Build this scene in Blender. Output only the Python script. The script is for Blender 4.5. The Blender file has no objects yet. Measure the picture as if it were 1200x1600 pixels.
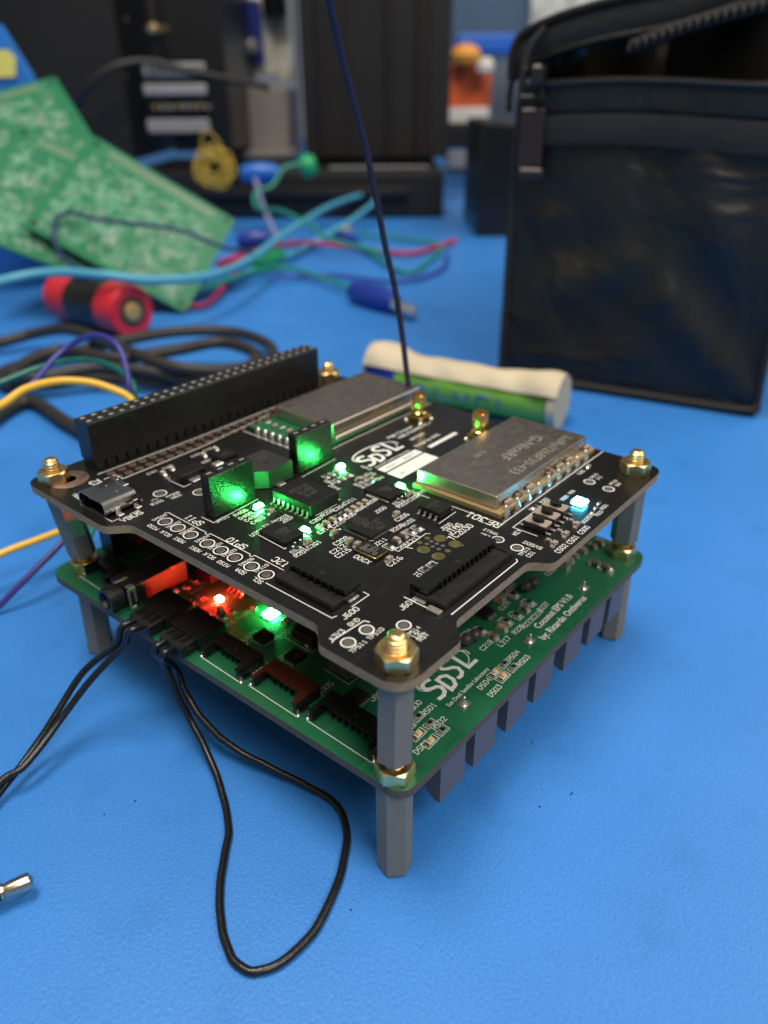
import bpy, bmesh, math, random
from mathutils import Vector, Matrix
random.seed(7)
PI = math.pi
K = 0.001                      # everything below is written in millimetres
sc = bpy.context.scene

# ---------------------------------------------------------------- camera
cd = bpy.data.cameras.new('camera')
cam = bpy.data.objects.new('camera', cd); sc.collection.objects.link(cam); sc.camera = cam
cd.sensor_fit = 'VERTICAL'; cd.sensor_height = 36.0; cd.sensor_width = 27.0
cd.lens = 1178.348 / 1600 * 36
cd.clip_start = 0.005; cd.clip_end = 30
cam.location = (-62.325 * K, -50.482 * K, 111.314 * K)
cam.rotation_euler = (math.radians(60.84478), math.radians(0.31707), math.radians(-50.08051))
cd.dof.use_dof = True; cd.dof.focus_distance = 0.126
cd.dof.aperture_fstop = cd.lens / 1.95
# ---------------------------------------------------------------- world, lamps, exposure
w = bpy.data.worlds.new('World'); sc.world = w; w.use_nodes = True
w.node_tree.nodes['Background'].inputs[0].default_value = (1.0, 0.93, 0.84, 1)
w.node_tree.nodes['Background'].inputs[1].default_value = 0.20
sc.view_settings.view_transform = 'Standard'; sc.view_settings.look = 'None'
sc.view_settings.exposure = 0.0; sc.view_settings.gamma = 1.0

def area(name, loc, size, power, col, target=(40, 40, 0)):
    l = bpy.data.lights.new(name, 'AREA'); l.shape = 'RECTANGLE'; l.size, l.size_y = size
    l.energy = power; l.color = col
    o = bpy.data.objects.new(name, l); sc.collection.objects.link(o)
    o.location = [v * K for v in loc]
    o.rotation_euler = (Vector([t * K for t in target]) - o.location).to_track_quat('-Z', 'Y').to_euler()
    return o
area('ceiling_lamp', (-120, 200, 1500), (0.7, 0.4), 17, (1.0, 0.92, 0.82))
area('ceiling_lamp', (-150, -1050, 1500), (1.2, 0.6), 21, (1.0, 0.93, 0.84))
area('ceiling_lamp', (1300, -500, 1600), (1.4, 0.8), 11, (1.0, 0.93, 0.84))

# ---------------------------------------------------------------- materials
def mat(name, col, rough=0.5, metal=0.0, var=0.0, vscale=300.0, bump=0.0, bscale=3000.0, spec=0.5, emit=None, estr=0.0, coat=0.0, col2=None, alpha=None, trans=0.0, stretch=None):
    m = bpy.data.materials.new(name); m.use_nodes = True
    nt = m.node_tree; b = nt.nodes['Principled BSDF']
    b.inputs['Base Color'].default_value = (*col, 1); b.inputs['Roughness'].default_value = rough
    b.inputs['Metallic'].default_value = metal; b.inputs['Specular IOR Level'].default_value = spec
    b.inputs['Coat Weight'].default_value = coat; b.inputs['Coat Roughness'].default_value = 0.15
    b.inputs['Transmission Weight'].default_value = trans
    if emit: b.inputs['Emission Color'].default_value = (*emit, 1); b.inputs['Emission Strength'].default_value = estr
    if var or bump or col2:
        tc = nt.nodes.new('ShaderNodeTexCoord'); src = tc.outputs['Object']
        if stretch:
            mp = nt.nodes.new('ShaderNodeMapping'); mp.inputs['Scale'].default_value = stretch
            nt.links.new(src, mp.inputs[0]); src = mp.outputs[0]
    if var or col2:
        n = nt.nodes.new('ShaderNodeTexNoise'); n.inputs['Scale'].default_value = vscale; n.inputs['Detail'].default_value = 6
        nt.links.new(src, n.inputs['Vector'])
        r = nt.nodes.new('ShaderNodeValToRGB'); nt.links.new(n.outputs['Fac'], r.inputs[0])
        c2 = col2 if col2 else tuple(min(1, c * (1 + var)) for c in col)
        c1 = col if col2 else tuple(c * (1 - var) for c in col)
        r.color_ramp.elements[0].position = 0.35; r.color_ramp.elements[1].position = 0.65
        r.color_ramp.elements[0].color = (*c1, 1); r.color_ramp.elements[1].color = (*c2, 1)
        nt.links.new(r.outputs[0], b.inputs['Base Color'])
        rr = nt.nodes.new('ShaderNodeMapRange'); rr.inputs['To Min'].default_value = max(0.02, rough - 0.08); rr.inputs['To Max'].default_value = rough + 0.1
        nt.links.new(n.outputs['Fac'], rr.inputs['Value']); nt.links.new(rr.outputs[0], b.inputs['Roughness'])
    if bump:
        n2 = nt.nodes.new('ShaderNodeTexNoise'); n2.inputs['Scale'].default_value = bscale; n2.inputs['Detail'].default_value = 4
        nt.links.new(src, n2.inputs['Vector'])
        bp = nt.nodes.new('ShaderNodeBump'); bp.inputs['Strength'].default_value = bump; bp.inputs['Distance'].default_value = 0.0002
        nt.links.new(n2.outputs['Fac'], bp.inputs['Height']); nt.links.new(bp.outputs[0], b.inputs['Normal'])
    return m

def mat_table():
    m = mat('blue_mat', (0.045, 0.205, 0.60), 0.42, bump=0.45, bscale=1600, spec=0.42)
    nt = m.node_tree; b = nt.nodes['Principled BSDF']
    tc = nt.nodes.new('ShaderNodeTexCoord')
    def noise(s, d=5):
        n = nt.nodes.new('ShaderNodeTexNoise'); n.inputs['Scale'].default_value = s; n.inputs['Detail'].default_value = d
        nt.links.new(tc.outputs['Object'], n.inputs['Vector']); return n.outputs['Fac']
    def ramp(f, p0, c0, p1, c1):
        r = nt.nodes.new('ShaderNodeValToRGB'); nt.links.new(f, r.inputs[0]); e = r.color_ramp.elements
        e[0].position = p0; e[0].color = (*c0, 1); e[1].position = p1; e[1].color = (*c1, 1); return r.outputs[0]
    def mix(mode, fac, a, c):
        x = nt.nodes.new('ShaderNodeMixRGB'); x.blend_type = mode
        if hasattr(fac, 'links'): nt.links.new(fac, x.inputs[0])
        else: x.inputs[0].default_value = fac
        nt.links.new(a, x.inputs[1]); nt.links.new(c, x.inputs[2]); return x.outputs[0]
    base = ramp(noise(25), 0.3, (0.033, 0.200, 0.60), 0.7, (0.041, 0.224, 0.655))
    fine = ramp(noise(2200, 3), 0.35, (0.86, 0.88, 0.9), 0.65, (1.1, 1.08, 1.06))
    c = mix('MULTIPLY', 1.0, base, fine)
    smudge = ramp(noise(70, 8), 0.56, (1, 1, 1), 0.74, (0.84, 0.86, 0.87))
    c = mix('MULTIPLY', 0.8, c, smudge)
    vo = nt.nodes.new('ShaderNodeTexVoronoi'); vo.inputs['Scale'].default_value = 170; vo.inputs['Randomness'].default_value = 1
    nt.links.new(tc.outputs['Object'], vo.inputs['Vector'])
    sp = ramp(vo.outputs['Distance'], 0.030, (1, 1, 1), 0.05, (0, 0, 0))
    gate = ramp(noise(60, 2), 0.50, (0, 0, 0), 0.53, (1, 1, 1))
    fac = mix('MULTIPLY', 1.0, sp, gate)
    dk = nt.nodes.new('ShaderNodeRGB'); dk.outputs[0].default_value = (0.02, 0.03, 0.05, 1)
    c = mix('MIX', fac, c, dk.outputs[0])
    mp = nt.nodes.new('ShaderNodeMapping'); mp.inputs['Rotation'].default_value = (0, 0, 0.6); mp.inputs['Scale'].default_value = (1, 3.6, 1)
    nt.links.new(tc.outputs['Object'], mp.inputs[0])
    v2 = nt.nodes.new('ShaderNodeTexVoronoi'); v2.inputs['Scale'].default_value = 75; nt.links.new(mp.outputs[0], v2.inputs['Vector'])
    sp2 = ramp(v2.outputs['Distance'], 0.035, (1, 1, 1), 0.055, (0, 0, 0))
    gate2 = ramp(noise(35, 2), 0.55, (0, 0, 0), 0.58, (1, 1, 1))
    c = mix('MIX', mix('MULTIPLY', 1.0, sp2, gate2), c, dk.outputs[0])
    nt.links.new(c, b.inputs['Base Color'])
    return m

def mat_pcb(name, c1, c2, scale, rough):
    """soldermask with faint copper tracks below it"""
    m = mat(name, c1, rough, bump=0.05, bscale=900, spec=0.5)
    nt = m.node_tree; b = nt.nodes['Principled BSDF']
    tc = nt.nodes.new('ShaderNodeTexCoord')
    br = nt.nodes.new('ShaderNodeTexVoronoi'); br.distance = 'CHEBYCHEV'; br.feature = 'F2'; br.inputs['Scale'].default_value = scale
    nt.links.new(tc.outputs['Object'], br.inputs['Vector'])
    r = nt.nodes.new('ShaderNodeValToRGB'); nt.links.new(br.outputs['Distance'], r.inputs[0])
    e = r.color_ramp.elements; e[0].position = 0.49; e[0].color = (*c1, 1); e[1].position = 0.5; e[1].color = (*c2, 1)
    x = e.new(0.56); x.color = (*c2, 1); y = e.new(0.57); y.color = (*c1, 1)
    nt.links.new(r.outputs[0], b.inputs['Base Color'])
    return m

M = {}
M['table'] = mat_table()
M['black_mask'] = mat_pcb('black_soldermask', (0.0095, 0.0095, 0.009), (0.013, 0.0125, 0.0115), 130, 0.23)
M['green_mask'] = mat_pcb('green_soldermask', (0.014, 0.118, 0.052), (0.018, 0.140, 0.064), 130, 0.3)
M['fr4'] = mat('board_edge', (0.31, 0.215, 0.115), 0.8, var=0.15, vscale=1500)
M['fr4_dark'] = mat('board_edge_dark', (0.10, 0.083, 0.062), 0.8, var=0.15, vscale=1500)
M['white'] = mat('white_silkscreen', (0.72, 0.72, 0.69), 0.6)
M['white_dim'] = mat('pale_silkscreen', (0.42, 0.52, 0.45), 0.6)
M['brass'] = mat('brass', (0.95, 0.68, 0.30), 0.30, 1.0, var=0.12, vscale=500, bump=0.1, bscale=1500)
M['gold'] = mat('gold_plating', (0.90, 0.62, 0.22), 0.18, 1.0)
M['steel'] = mat('grey_standoff', (0.215, 0.19, 0.135), 0.5, 0.0, var=0.05, vscale=900, bump=0.25, bscale=2500)
M['cover'] = mat('button_cover', (0.60, 0.50, 0.40), 0.35, 0.55)
M['tin'] = mat('tin_solder', (0.76, 0.72, 0.67), 0.26, 0.85, bump=0.25, bscale=1500)
M['shield'] = mat('shield_metal', (0.55, 0.485, 0.41), 0.33, 1.0, var=0.02, vscale=500, bump=0.04, bscale=4000)
M['shield_mark'] = mat('etched_marking', (0.30, 0.275, 0.24), 0.55, 0.5)
M['faint_mark'] = mat('faint_marking', (0.20, 0.18, 0.155), 0.5, 0.8)
M['usb'] = mat('usb_shell', (0.62, 0.60, 0.57), 0.16, 1.0, bump=0.03, bscale=300)
M['plastic'] = mat('black_plastic', (0.011, 0.011, 0.0105), 0.38, var=0.2, vscale=700, bump=0.2, bscale=3500)
M['socket'] = mat('socket_plastic', (0.008, 0.008, 0.0075), 0.24, var=0.4, vscale=1500, bump=0.45, bscale=2600)
M['glossy'] = mat('glossy_black_plastic', (0.009, 0.009, 0.0085), 0.16, bump=0.18, bscale=3000)
M['chip'] = mat('chip_epoxy', (0.009, 0.009, 0.0085), 0.45, bump=0.35, bscale=6000, spec=0.3)
M['chip_mark'] = mat('laser_marking', (0.06, 0.058, 0.052), 0.6)
M['cap'] = mat('capacitor_ceramic', (0.34, 0.25, 0.165), 0.5, var=0.12, vscale=1200)
M['capdark'] = mat('dark_capacitor_ceramic', (0.14, 0.07, 0.035), 0.5)
M['res'] = mat('resistor_body', (0.012, 0.011, 0.012), 0.4)
M['viapad'] = mat('via_pad', (0.20, 0.135, 0.11), 0.45, 0.6, var=0.3, vscale=400)
M['copper'] = mat('copper_hole', (0.55, 0.27, 0.17), 0.38, 1.0, var=0.2, vscale=800)
M['pad'] = mat('dull_gold_pad', (0.16, 0.14, 0.055), 0.42, 0.55, var=0.25, vscale=600)
M['padgrey'] = mat('grey_pad', (0.17, 0.17, 0.155), 0.45, 0.6)
M['hole'] = mat('dark_hole', (0.004, 0.004, 0.004), 0.8)
M['contact'] = mat('header_contact', (0.40, 0.39, 0.37), 0.45, 0.5)
M['substrate'] = mat('module_substrate', (0.30, 0.21, 0.10), 0.5, var=0.1, vscale=1000)
M['finplastic'] = mat('slate_plastic', (0.118, 0.108, 0.118), 0.5, var=0.05, vscale=200, bump=0.1, bscale=2000)
M['amber'] = mat('clear_led_lens', (0.75, 0.52, 0.28), 0.2, spec=0.6, coat=0.5)
M['wire_black'] = mat('black_insulation', (0.009, 0.009, 0.009), 0.30, bump=0.5, bscale=700)
def led(name, col, s): return mat(name, (0.8, 0.8, 0.8), 0.4, emit=col, estr=s)
M['led_green'] = led('green_light', (0.04, 1.0, 0.14), 620)
M['led_blue'] = led('blue_light', (0.06, 0.62, 1.0), 170)
M['led_red'] = led('red_light', (1.0, 0.012, 0.006), 2700)
M['led_green2'] = led('green_light_low', (0.05, 1.0, 0.22), 380)
M['darkbox'] = mat('black_enclosure_paint', (0.006, 0.0057, 0.0053), 0.5, var=0.2, vscale=9, bump=0.1, bscale=300)

# ---------------------------------------------------------------- mesh builder
class G:
    def __init__(s): s.bm = bmesh.new(); s.mats = []
    def mi(s, m):
        if m not in s.mats: s.mats.append(m)
        return s.mats.index(m)
    def _add(s, verts, faces, m, smooth=False):
        vs = [s.bm.verts.new(v) for v in verts]; i = s.mi(m); out = []
        for f in faces:
            try: fc = s.bm.faces.new([vs[k] for k in f])
            except ValueError: continue
            fc.material_index = i; fc.smooth = smooth; out.append(fc)
        return vs, out
    def box(s, c, d, m, bev=0, rot=0, seg=1, tilt=None):
        x, y, z = d[0] / 2, d[1] / 2, d[2] / 2
        R = Matrix.Rotation(rot, 3, 'Z')
        if tilt is not None: R = tilt
        P = [R @ Vector(p) + Vector(c) for p in [(-x,-y,-z),(x,-y,-z),(x,y,-z),(-x,y,-z),(-x,-y,z),(x,-y,z),(x,y,z),(-x,y,z)]]
        vs, fs = s._add(P, [(3,2,1,0),(4,5,6,7),(0,1,5,4),(1,2,6,5),(2,3,7,6),(3,0,4,7)], m)
        if bev > 0:
            es = list({e for f in fs for e in f.edges}); i = s.mi(m)
            r = bmesh.ops.bevel(s.bm, geom=es, offset=bev, segments=seg, affect='EDGES', profile=0.5, clamp_overlap=True)
            for f in r['faces']: f.material_index = i; f.smooth = seg > 1
        return s
    def b0(s, x0, y0, z0, x1, y1, z1, m, bev=0):
        return s.box(((x0+x1)/2, (y0+y1)/2, (z0+z1)/2), (abs(x1-x0), abs(y1-y0), abs(z1-z0)), m, bev)
    def prism(s, poly, z0, z1, m, mside=None, smooth=False, caps=True):
        n = len(poly); P = [(x, y, z0) for x, y in poly] + [(x, y, z1) for x, y in poly]
        vs = [s.bm.verts.new(v) for v in P]; i = s.mi(m); j = s.mi(mside or m)
        if caps:
            a = s.bm.faces.new(vs[:n][::-1]); a.material_index = i
            b = s.bm.faces.new(vs[n:]); b.material_index = i
        for k in range(n):
            f = s.bm.faces.new([vs[k], vs[(k+1) % n], vs[n+(k+1) % n], vs[n+k]]); f.material_index = j; f.smooth = smooth
        return s
    def loft(s, rings, m, smooth=True, cap0=True, cap1=True, closed=True):
        R = [[s.bm.verts.new(v) for v in r] for r in rings]; i = s.mi(m); n = len(rings[0])
        for a in range(len(R) - 1):
            for k in range(n if closed else n - 1):
                f = s.bm.faces.new([R[a][k], R[a][(k+1) % n], R[a+1][(k+1) % n], R[a+1][k]]); f.material_index = i; f.smooth = smooth
        if cap0 and closed: f = s.bm.faces.new(R[0][::-1]); f.material_index = i
        if cap1 and closed: f = s.bm.faces.new(R[-1]); f.material_index = i
        return s
    def lathe(s, prof, m, c=(0,0,0), n=24, axis='Z', smooth=True, ang0=0):
        rings = []
        for r, z in prof:
            ring = []
            for k in range(n):
                a = ang0 + 2 * PI * k / n; u, v = r * math.cos(a), r * math.sin(a)
                p = (u, v, z) if axis == 'Z' else ((z, u, v) if axis == 'X' else (v, z, u))
                ring.append((p[0] + c[0], p[1] + c[1], p[2] + c[2]))
            rings.append(ring)
        return s.loft(rings, m, smooth)
    def cyl(s, c, r, h, m, n=20, axis='Z', bev=0):
        if bev: return s.lathe([(r-bev, 0), (r, bev), (r, h-bev), (r-bev, h)], m, c, n, axis, True)
        return s.lathe([(r, 0), (r, h)], m, c, n, axis, True)
    def tube(s, pts, r, m, n=10, smoothn=6, rad=None, jit=0.0):
        P = catmull(pts, smoothn) if smoothn else [Vector(p) for p in pts]
        if jit: P = [p + Vector((math.sin(i*0.9+1)*jit, math.sin(i*0.63+2)*jit, 0)) for i, p in enumerate(P)]
        rings = []; T = None; N = None
        for i, p in enumerate(P):
            t = (P[min(i+1, len(P)-1)] - P[max(i-1, 0)]).normalized()
            if N is None:
                N = t.orthogonal().normalized()
            else:
                N = (N - t * N.dot(t)).normalized()
            B = t.cross(N)
            rr = r if rad is None else rad(i / (len(P) - 1))
            rings.append([p + (N * math.cos(2*PI*k/n) + B * math.sin(2*PI*k/n)) * rr for k in range(n)])
        return s.loft(rings, m, True)
    def grid(s, f, nu, nv, m, smooth=True):
        V = [[s.bm.verts.new(f(i / nu, j / nv)) for j in range(nv + 1)] for i in range(nu + 1)]; k = s.mi(m)
        for i in range(nu):
            for j in range(nv):
                q = s.bm.faces.new([V[i][j], V[i+1][j], V[i+1][j+1], V[i][j+1]]); q.material_index = k; q.smooth = smooth
        return s
    def mesh(s, name):
        me = bpy.data.meshes.new(name)
        s.bm.normal_update()
        for e in s.bm.edges:
            if len(e.link_faces) == 2 and e.calc_face_angle(0) > 0.65: e.smooth = False
        for v in s.bm.verts: v.co *= K
        s.bm.to_mesh(me); s.bm.free()
        for m in s.mats: me.materials.append(M[m])
        return me

def catmull(pts, n=6):
    P = [Vector(p) for p in pts]; P = [2*P[0]-P[1]] + P + [2*P[-1]-P[-2]]; out = []
    for i in range(1, len(P) - 2):
        a, b, c, d = P[i-1:i+3]
        for k in range(n):
            t = k / n
            out.append(0.5 * ((2*b) + (c-a)*t + (2*a-5*b+4*c-d)*t*t + (3*b-a-3*c+d)*t**3))
    out.append(P[-2]); return out

WORLD = {}
def link(o, loc, rot, parent):
    sc.collection.objects.link(o)
    W = Matrix.Translation(Vector(loc) * K) @ Matrix.Rotation(rot, 4, 'Z')
    WORLD[o] = W
    if parent is not None:
        o.parent = parent; o.matrix_local = WORLD[parent].inverted() @ W
    else: o.matrix_local = W
    return o
def tag(o, label=None, cat=None, group=None, kind=None):
    if label: o['label'] = label
    if cat: o['category'] = cat
    if group: o['group'] = group
    if kind: o['kind'] = kind
    return o
def part(name, me, parent=None, loc=(0,0,0), rot=0, **kw):
    if isinstance(me, G): me = me.mesh(name)
    return tag(link(bpy.data.objects.new(name, me), loc, rot, parent), **kw)
def empty(name, loc, label, cat, rot=0, group=None):
    e = bpy.data.objects.new(name, None); e.empty_display_size = 0.01
    return tag(link(e, loc, rot, None), label, cat, group)
R90 = PI / 2

# ---------------------------------------------------------------- stroke lettering
GL = {'0':"01 05 16 36 45 41 30 10 01",'1':"15 26 20|10 30",'2':"05 16 36 45 44 00 40",'3':"06 46 24 34 43 41 30 10 01",'4':"30 36 02 42",
'5':"46 06 03 33 42 41 30 00",'6':"36 16 05 01 10 30 41 42 33 03",'7':"06 46 10",'8':"13 04 05 16 36 45 44 33 13 02 01 10 30 41 42 33",
'9':"10 30 41 45 36 16 05 04 13 43",'A':"00 04 26 44 40|03 43",'B':"00 06 36 45 44 33 03|33 42 41 30 00",'C':"45 36 16 05 01 10 30 41",
'D':"00 06 26 44 42 20 00",'E':"46 06 00 40|03 33",'F':"46 06 00|03 33",'G':"45 36 16 05 01 10 30 41 43 23",'H':"00 06|40 46|03 43",
'I':"10 30|20 26|16 36",'J':"46 41 30 10 01",'K':"00 06|46 02|13 40",'L':"06 00 40",'M':"00 06 23 46 40",'N':"00 06 40 46",
'O':"01 05 16 36 45 41 30 10 01",'P':"00 06 36 45 44 33 03",'Q':"01 05 16 36 45 41 30 10 01|22 40",'R':"00 06 36 45 44 33 03|23 40",
'S':"45 36 16 05 04 13 33 42 41 30 10 01",'T':"06 46|26 20",'U':"06 01 10 30 41 46",'V':"06 20 46",'W':"06 10 23 30 46",'X':"00 46|06 40",
'Y':"06 23 46|23 20",'Z':"06 46 00 40",'-':"03 43",'+':"03 43|21 25",'.':"20 21",':':"21 22|24 25",' ':"",'/':"00 46"}
class Silk:
    """flat print: ribbons of paint that lie on the board, every stroke 2 microns above the last"""
    def __init__(s, z, m): s.g = G(); s.z = z; s.m = m; s.k = 0
    def stroke(s, pts, w, closed=False):
        s.k = (s.k + 1) % 12; z = s.z + 0.012 + s.k * 0.0022
        P = [Vector(p) for p in pts if True]
        Q = [P[0]]
        for p in P[1:]:
            if (p - Q[-1]).length > 1e-4: Q.append(p)
        if closed and (Q[0]-Q[-1]).length < 1e-3: Q.pop()
        n = len(Q)
        if n < 2: return
        L = []; Rr = []
        for i, p in enumerate(Q):
            a = Q[i-1] if (i > 0 or closed) else None; b = Q[(i+1) % n] if (i < n-1 or closed) else None
            d1 = (p - a).normalized() if a is not None else (b - p).normalized()
            d2 = (b - p).normalized() if b is not None else d1
            t = (d1 + d2)
            t = t.normalized() if t.length > 0.1 else d1
            nn = Vector((-t.y, t.x)); c = max(0.55, abs(nn.dot(Vector((-d1.y, d1.x)))))
            q = p.copy()
            if a is None: q -= t * w * 0.4
            if b is None: q += t * w * 0.4
            L.append(q + nn * w / 2 / c); Rr.append(q - nn * w / 2 / c)
        vs = [s.g.bm.verts.new((v.x, v.y, z)) for v in L + Rr]; mi = s.g.mi(s.m)
        for i in range(n if closed else n - 1):
            j = (i + 1) % n
            f = s.g.bm.faces.new([vs[i], vs[n+i], vs[n+j], vs[j]]); f.material_index = mi
    def text(s, t, x, y, rot=0, h=1.0, w=None, sp=1.24):
        w = w or h * 0.15; u = h / 6.0; adv = 4 * u * sp + w * 0.4
        W = adv * len(t) - (adv - 4*u); a = math.radians(rot); ca, sa = math.cos(a), math.sin(a)
        for i, ch in enumerate(t):
            for st in GL.get(ch, '').split('|'):
                pts = []
                for q in st.split():
                    px = int(q[0]) * u * 0.92 + i * adv - W / 2; py = int(q[1]) * u - h / 2
                    pts.append((x + px*ca - py*sa, y + px*sa + py*ca))
                if len(pts) > 1: s.stroke(pts, w, closed=(pts[0] == pts[-1]))
    def ring(s, x, y, r, w, n=28, rx=1.0, rot=0):
        a = math.radians(rot)
        pts = []
        for k in range(n):
            t = 2*PI*k/n; px, py = r*rx*math.cos(t), r*math.sin(t)
            pts.append((x + px*math.cos(a) - py*math.sin(a), y + px*math.sin(a) + py*math.cos(a)))
        s.stroke(pts + [pts[0]], w, closed=True)
    def disc(s, x, y, r, n=12):
        s.k = (s.k + 1) % 12; z = s.z + 0.012 + s.k * 0.0022
        f = s.g.bm.faces.new([s.g.bm.verts.new((x + r*math.cos(2*PI*k/n), y + r*math.sin(2*PI*k/n), z)) for k in range(n)]); f.material_index = s.g.mi(s.m)
    def rect(s, x0, y0, x1, y1, w=0.15): s.stroke([(x0,y0),(x1,y0),(x1,y1),(x0,y1),(x0,y0)], w, closed=True)
    def fill(s, x0, y0, x1, y1):
        s.k = (s.k + 1) % 12; z = s.z + 0.012 + s.k * 0.0022
        f = s.g.bm.faces.new([s.g.bm.verts.new((a, b, z)) for a, b in [(x0,y0),(x1,y0),(x1,y1),(x0,y1)]]); f.material_index = s.g.mi(s.m)
    def arcs(s, x, y, r, w, a0, a1, rx=1.0, rot=0, n=24):
        a = math.radians(rot); pts = []
        for k in range(n + 1):
            t = math.radians(a0 + (a1-a0)*k/n); px, py = r*rx*math.cos(t), r*math.sin(t)
            pts.append((x + px*math.cos(a) - py*math.sin(a), y + px*math.sin(a) + py*math.cos(a)))
        s.stroke(pts, w)

def bez_text(g, body, x, y, z, size, m, align='LEFT', bold=0.0, rot=0.0, shear=0.0, squeeze=1.0):
    """flat print in the built-in proportional face, turned into mesh"""
    cu = bpy.data.curves.new('lettering', 'FONT'); cu.body = body; cu.size = size; cu.offset = bold; cu.align_x = align; cu.shear = shear
    cu.resolution_u = 2
    o = bpy.data.objects.new('lettering', cu); sc.collection.objects.link(o)
    me = o.to_mesh(); mi = g.mi(m); base = len(g.bm.verts)
    R = Matrix.Rotation(rot, 3, 'Z'); vs = []
    for v in me.vertices:
        p = R @ Vector((v.co.x * squeeze, v.co.y, 0)); vs.append(g.bm.verts.new((p.x + x, p.y + y, z)))
    for p in me.polygons:
        try: f = g.bm.faces.new([vs[i] for i in p.vertices]); f.material_index = mi
        except ValueError: pass
    o.to_mesh_clear(); bpy.data.objects.remove(o); bpy.data.curves.remove(cu)

def sdsl_logo(sk, x, y, s):
    """the laboratory's mark: four overlapping leaning letters inside an orbit"""
    def P(l): return [(x + s*(a + 0.10*b), y + s*b) for a, b in l]
    W = 0.74 * s
    sk.stroke(P([(2.3,4.6),(1.2,4.9),(0.3,4.5),(0.2,3.6),(0.9,3.0),(2.0,2.6),(2.5,1.9),(2.2,0.9),(1.3,0.4),(0.2,0.5)]), W)
    sk.stroke(P([(3.3,0.2),(3.3,3.5),(4.4,3.5),(5.3,2.9),(5.4,1.5),(4.7,0.4),(3.3,0.2)]), W, closed=True)
    sk.stroke(P([(8.3,5.4),(7.2,5.8),(6.2,5.4),(6.0,4.5),(6.7,3.8),(7.7,3.3),(8.2,2.5),(7.9,1.4),(7.0,0.9),(6.4,1.0)]), W)
    sk.stroke(P([(9.7,6.0),(9.7,1.2),(12.0,1.2)]), W)
    sk.arcs(x + 6.6*s, y + 4.2*s, 2.5*s, 0.22*s, -15, 200, rx=2.6, rot=-4, n=40)
    sk.arcs(x + 6.4*s, y + 4.0*s, 2.9*s, 0.16*s, 10, 215, rx=2.3, rot=-4, n=40)
    sk.arcs(x + 10.1*s, y + 4.4*s, 2.6*s, 0.18*s, -80, 20, rx=0.95, rot=0, n=20)

# ================================================================ SETTING
def table_f(u, v): return (-900 + 4200*u, -900 + 4200*v, 0)
part('table_top', G().box((1200, 1200, -15), (4200, 4200, 30), 'table'), loc=(0,0,0), kind='structure', label='blue anti-static table mat with small dark specks and smudges')
AZ = math.radians(-50.0805)
M['wall'] = mat('room_wall', (0.30, 0.33, 0.36), 0.8, var=0.25, vscale=2.5)
part('wall', G().box((0, 0, 900), (6000, 40, 3000), 'wall'), loc=(1744.56, 1374.17, 230.42), rot=AZ, kind='structure', label='dim grey room wall far behind the table')

# ================================================================ THE BOARD STACK
ZT, ZL = 43.02, 21.71
TH = 1.6
stack = empty('circuit_board_stack', (39, 43, 0), 'glossy black circuit board stacked above a green one on grey hexagonal standoffs with tiny lights', 'circuit board')

def round_poly(pts, rad):
    out = []; n = len(pts)
    for i in range(n):
        p = Vector(pts[i]); a = Vector(pts[i-1]); b = Vector(pts[(i+1) % n]); r = rad[i] if isinstance(rad, list) else rad
        u = (a-p).normalized(); v = (b-p).normalized()
        ang = u.angle(v); d = min(r / math.tan(ang/2), (a-p).length*0.49, (b-p).length*0.49)
        s = p + u*d; e = p + v*d
        for k in range(7):
            t = k / 6; out.append(tuple((1-t)**2*s + 2*t*(1-t)*p + t*t*e))
    return out
def board(name, poly, z, mk, edge, label):
    g = G(); n = len(poly)
    vs0 = [g.bm.verts.new((x, y, -TH)) for x, y in poly]; vs1 = [g.bm.verts.new((x, y, 0)) for x, y in poly]
    a = g.mi(mk); b = g.mi(edge)
    f = g.bm.faces.new(vs1); f.material_index = a; f = g.bm.faces.new(vs0[::-1]); f.material_index = a
    for k in range(n):
        f = g.bm.faces.new([vs0[k], vs0[(k+1) % n], vs1[(k+1) % n], vs1[k]]); f.material_index = b
    return part(name, g, stack, (0, 0, z), label=label)
up_poly = round_poly([(-5.0,92.8),(-5.0,64.0),(-1.3,60.6),(-0.9,14.2),(-4.1,10.8),(-4.1,-4.2),(9.6,-4.3),(12.6,-1.0),(33.4,-1.0),(35.6,-4.6),(82.2,-4.6),(82.8,92.8)],
                     [4,3,3,2.4,2.4,4.6,2.6,2.6,2.4,2.4,4,4])
lo_poly = round_poly([(-5.2,92.2),(-3.0,-3.9),(83.0,-4.4),(83.2,92.2)], [4.5,3.6,4,4])
UB = board('upper_board', up_poly, ZT, 'black_mask', 'fr4', 'glossy black circuit board with white lettering and notched corners')
LB = board('lower_board', lo_poly, ZL, 'green_mask', 'fr4_dark', 'green circuit board under the black one')

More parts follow.
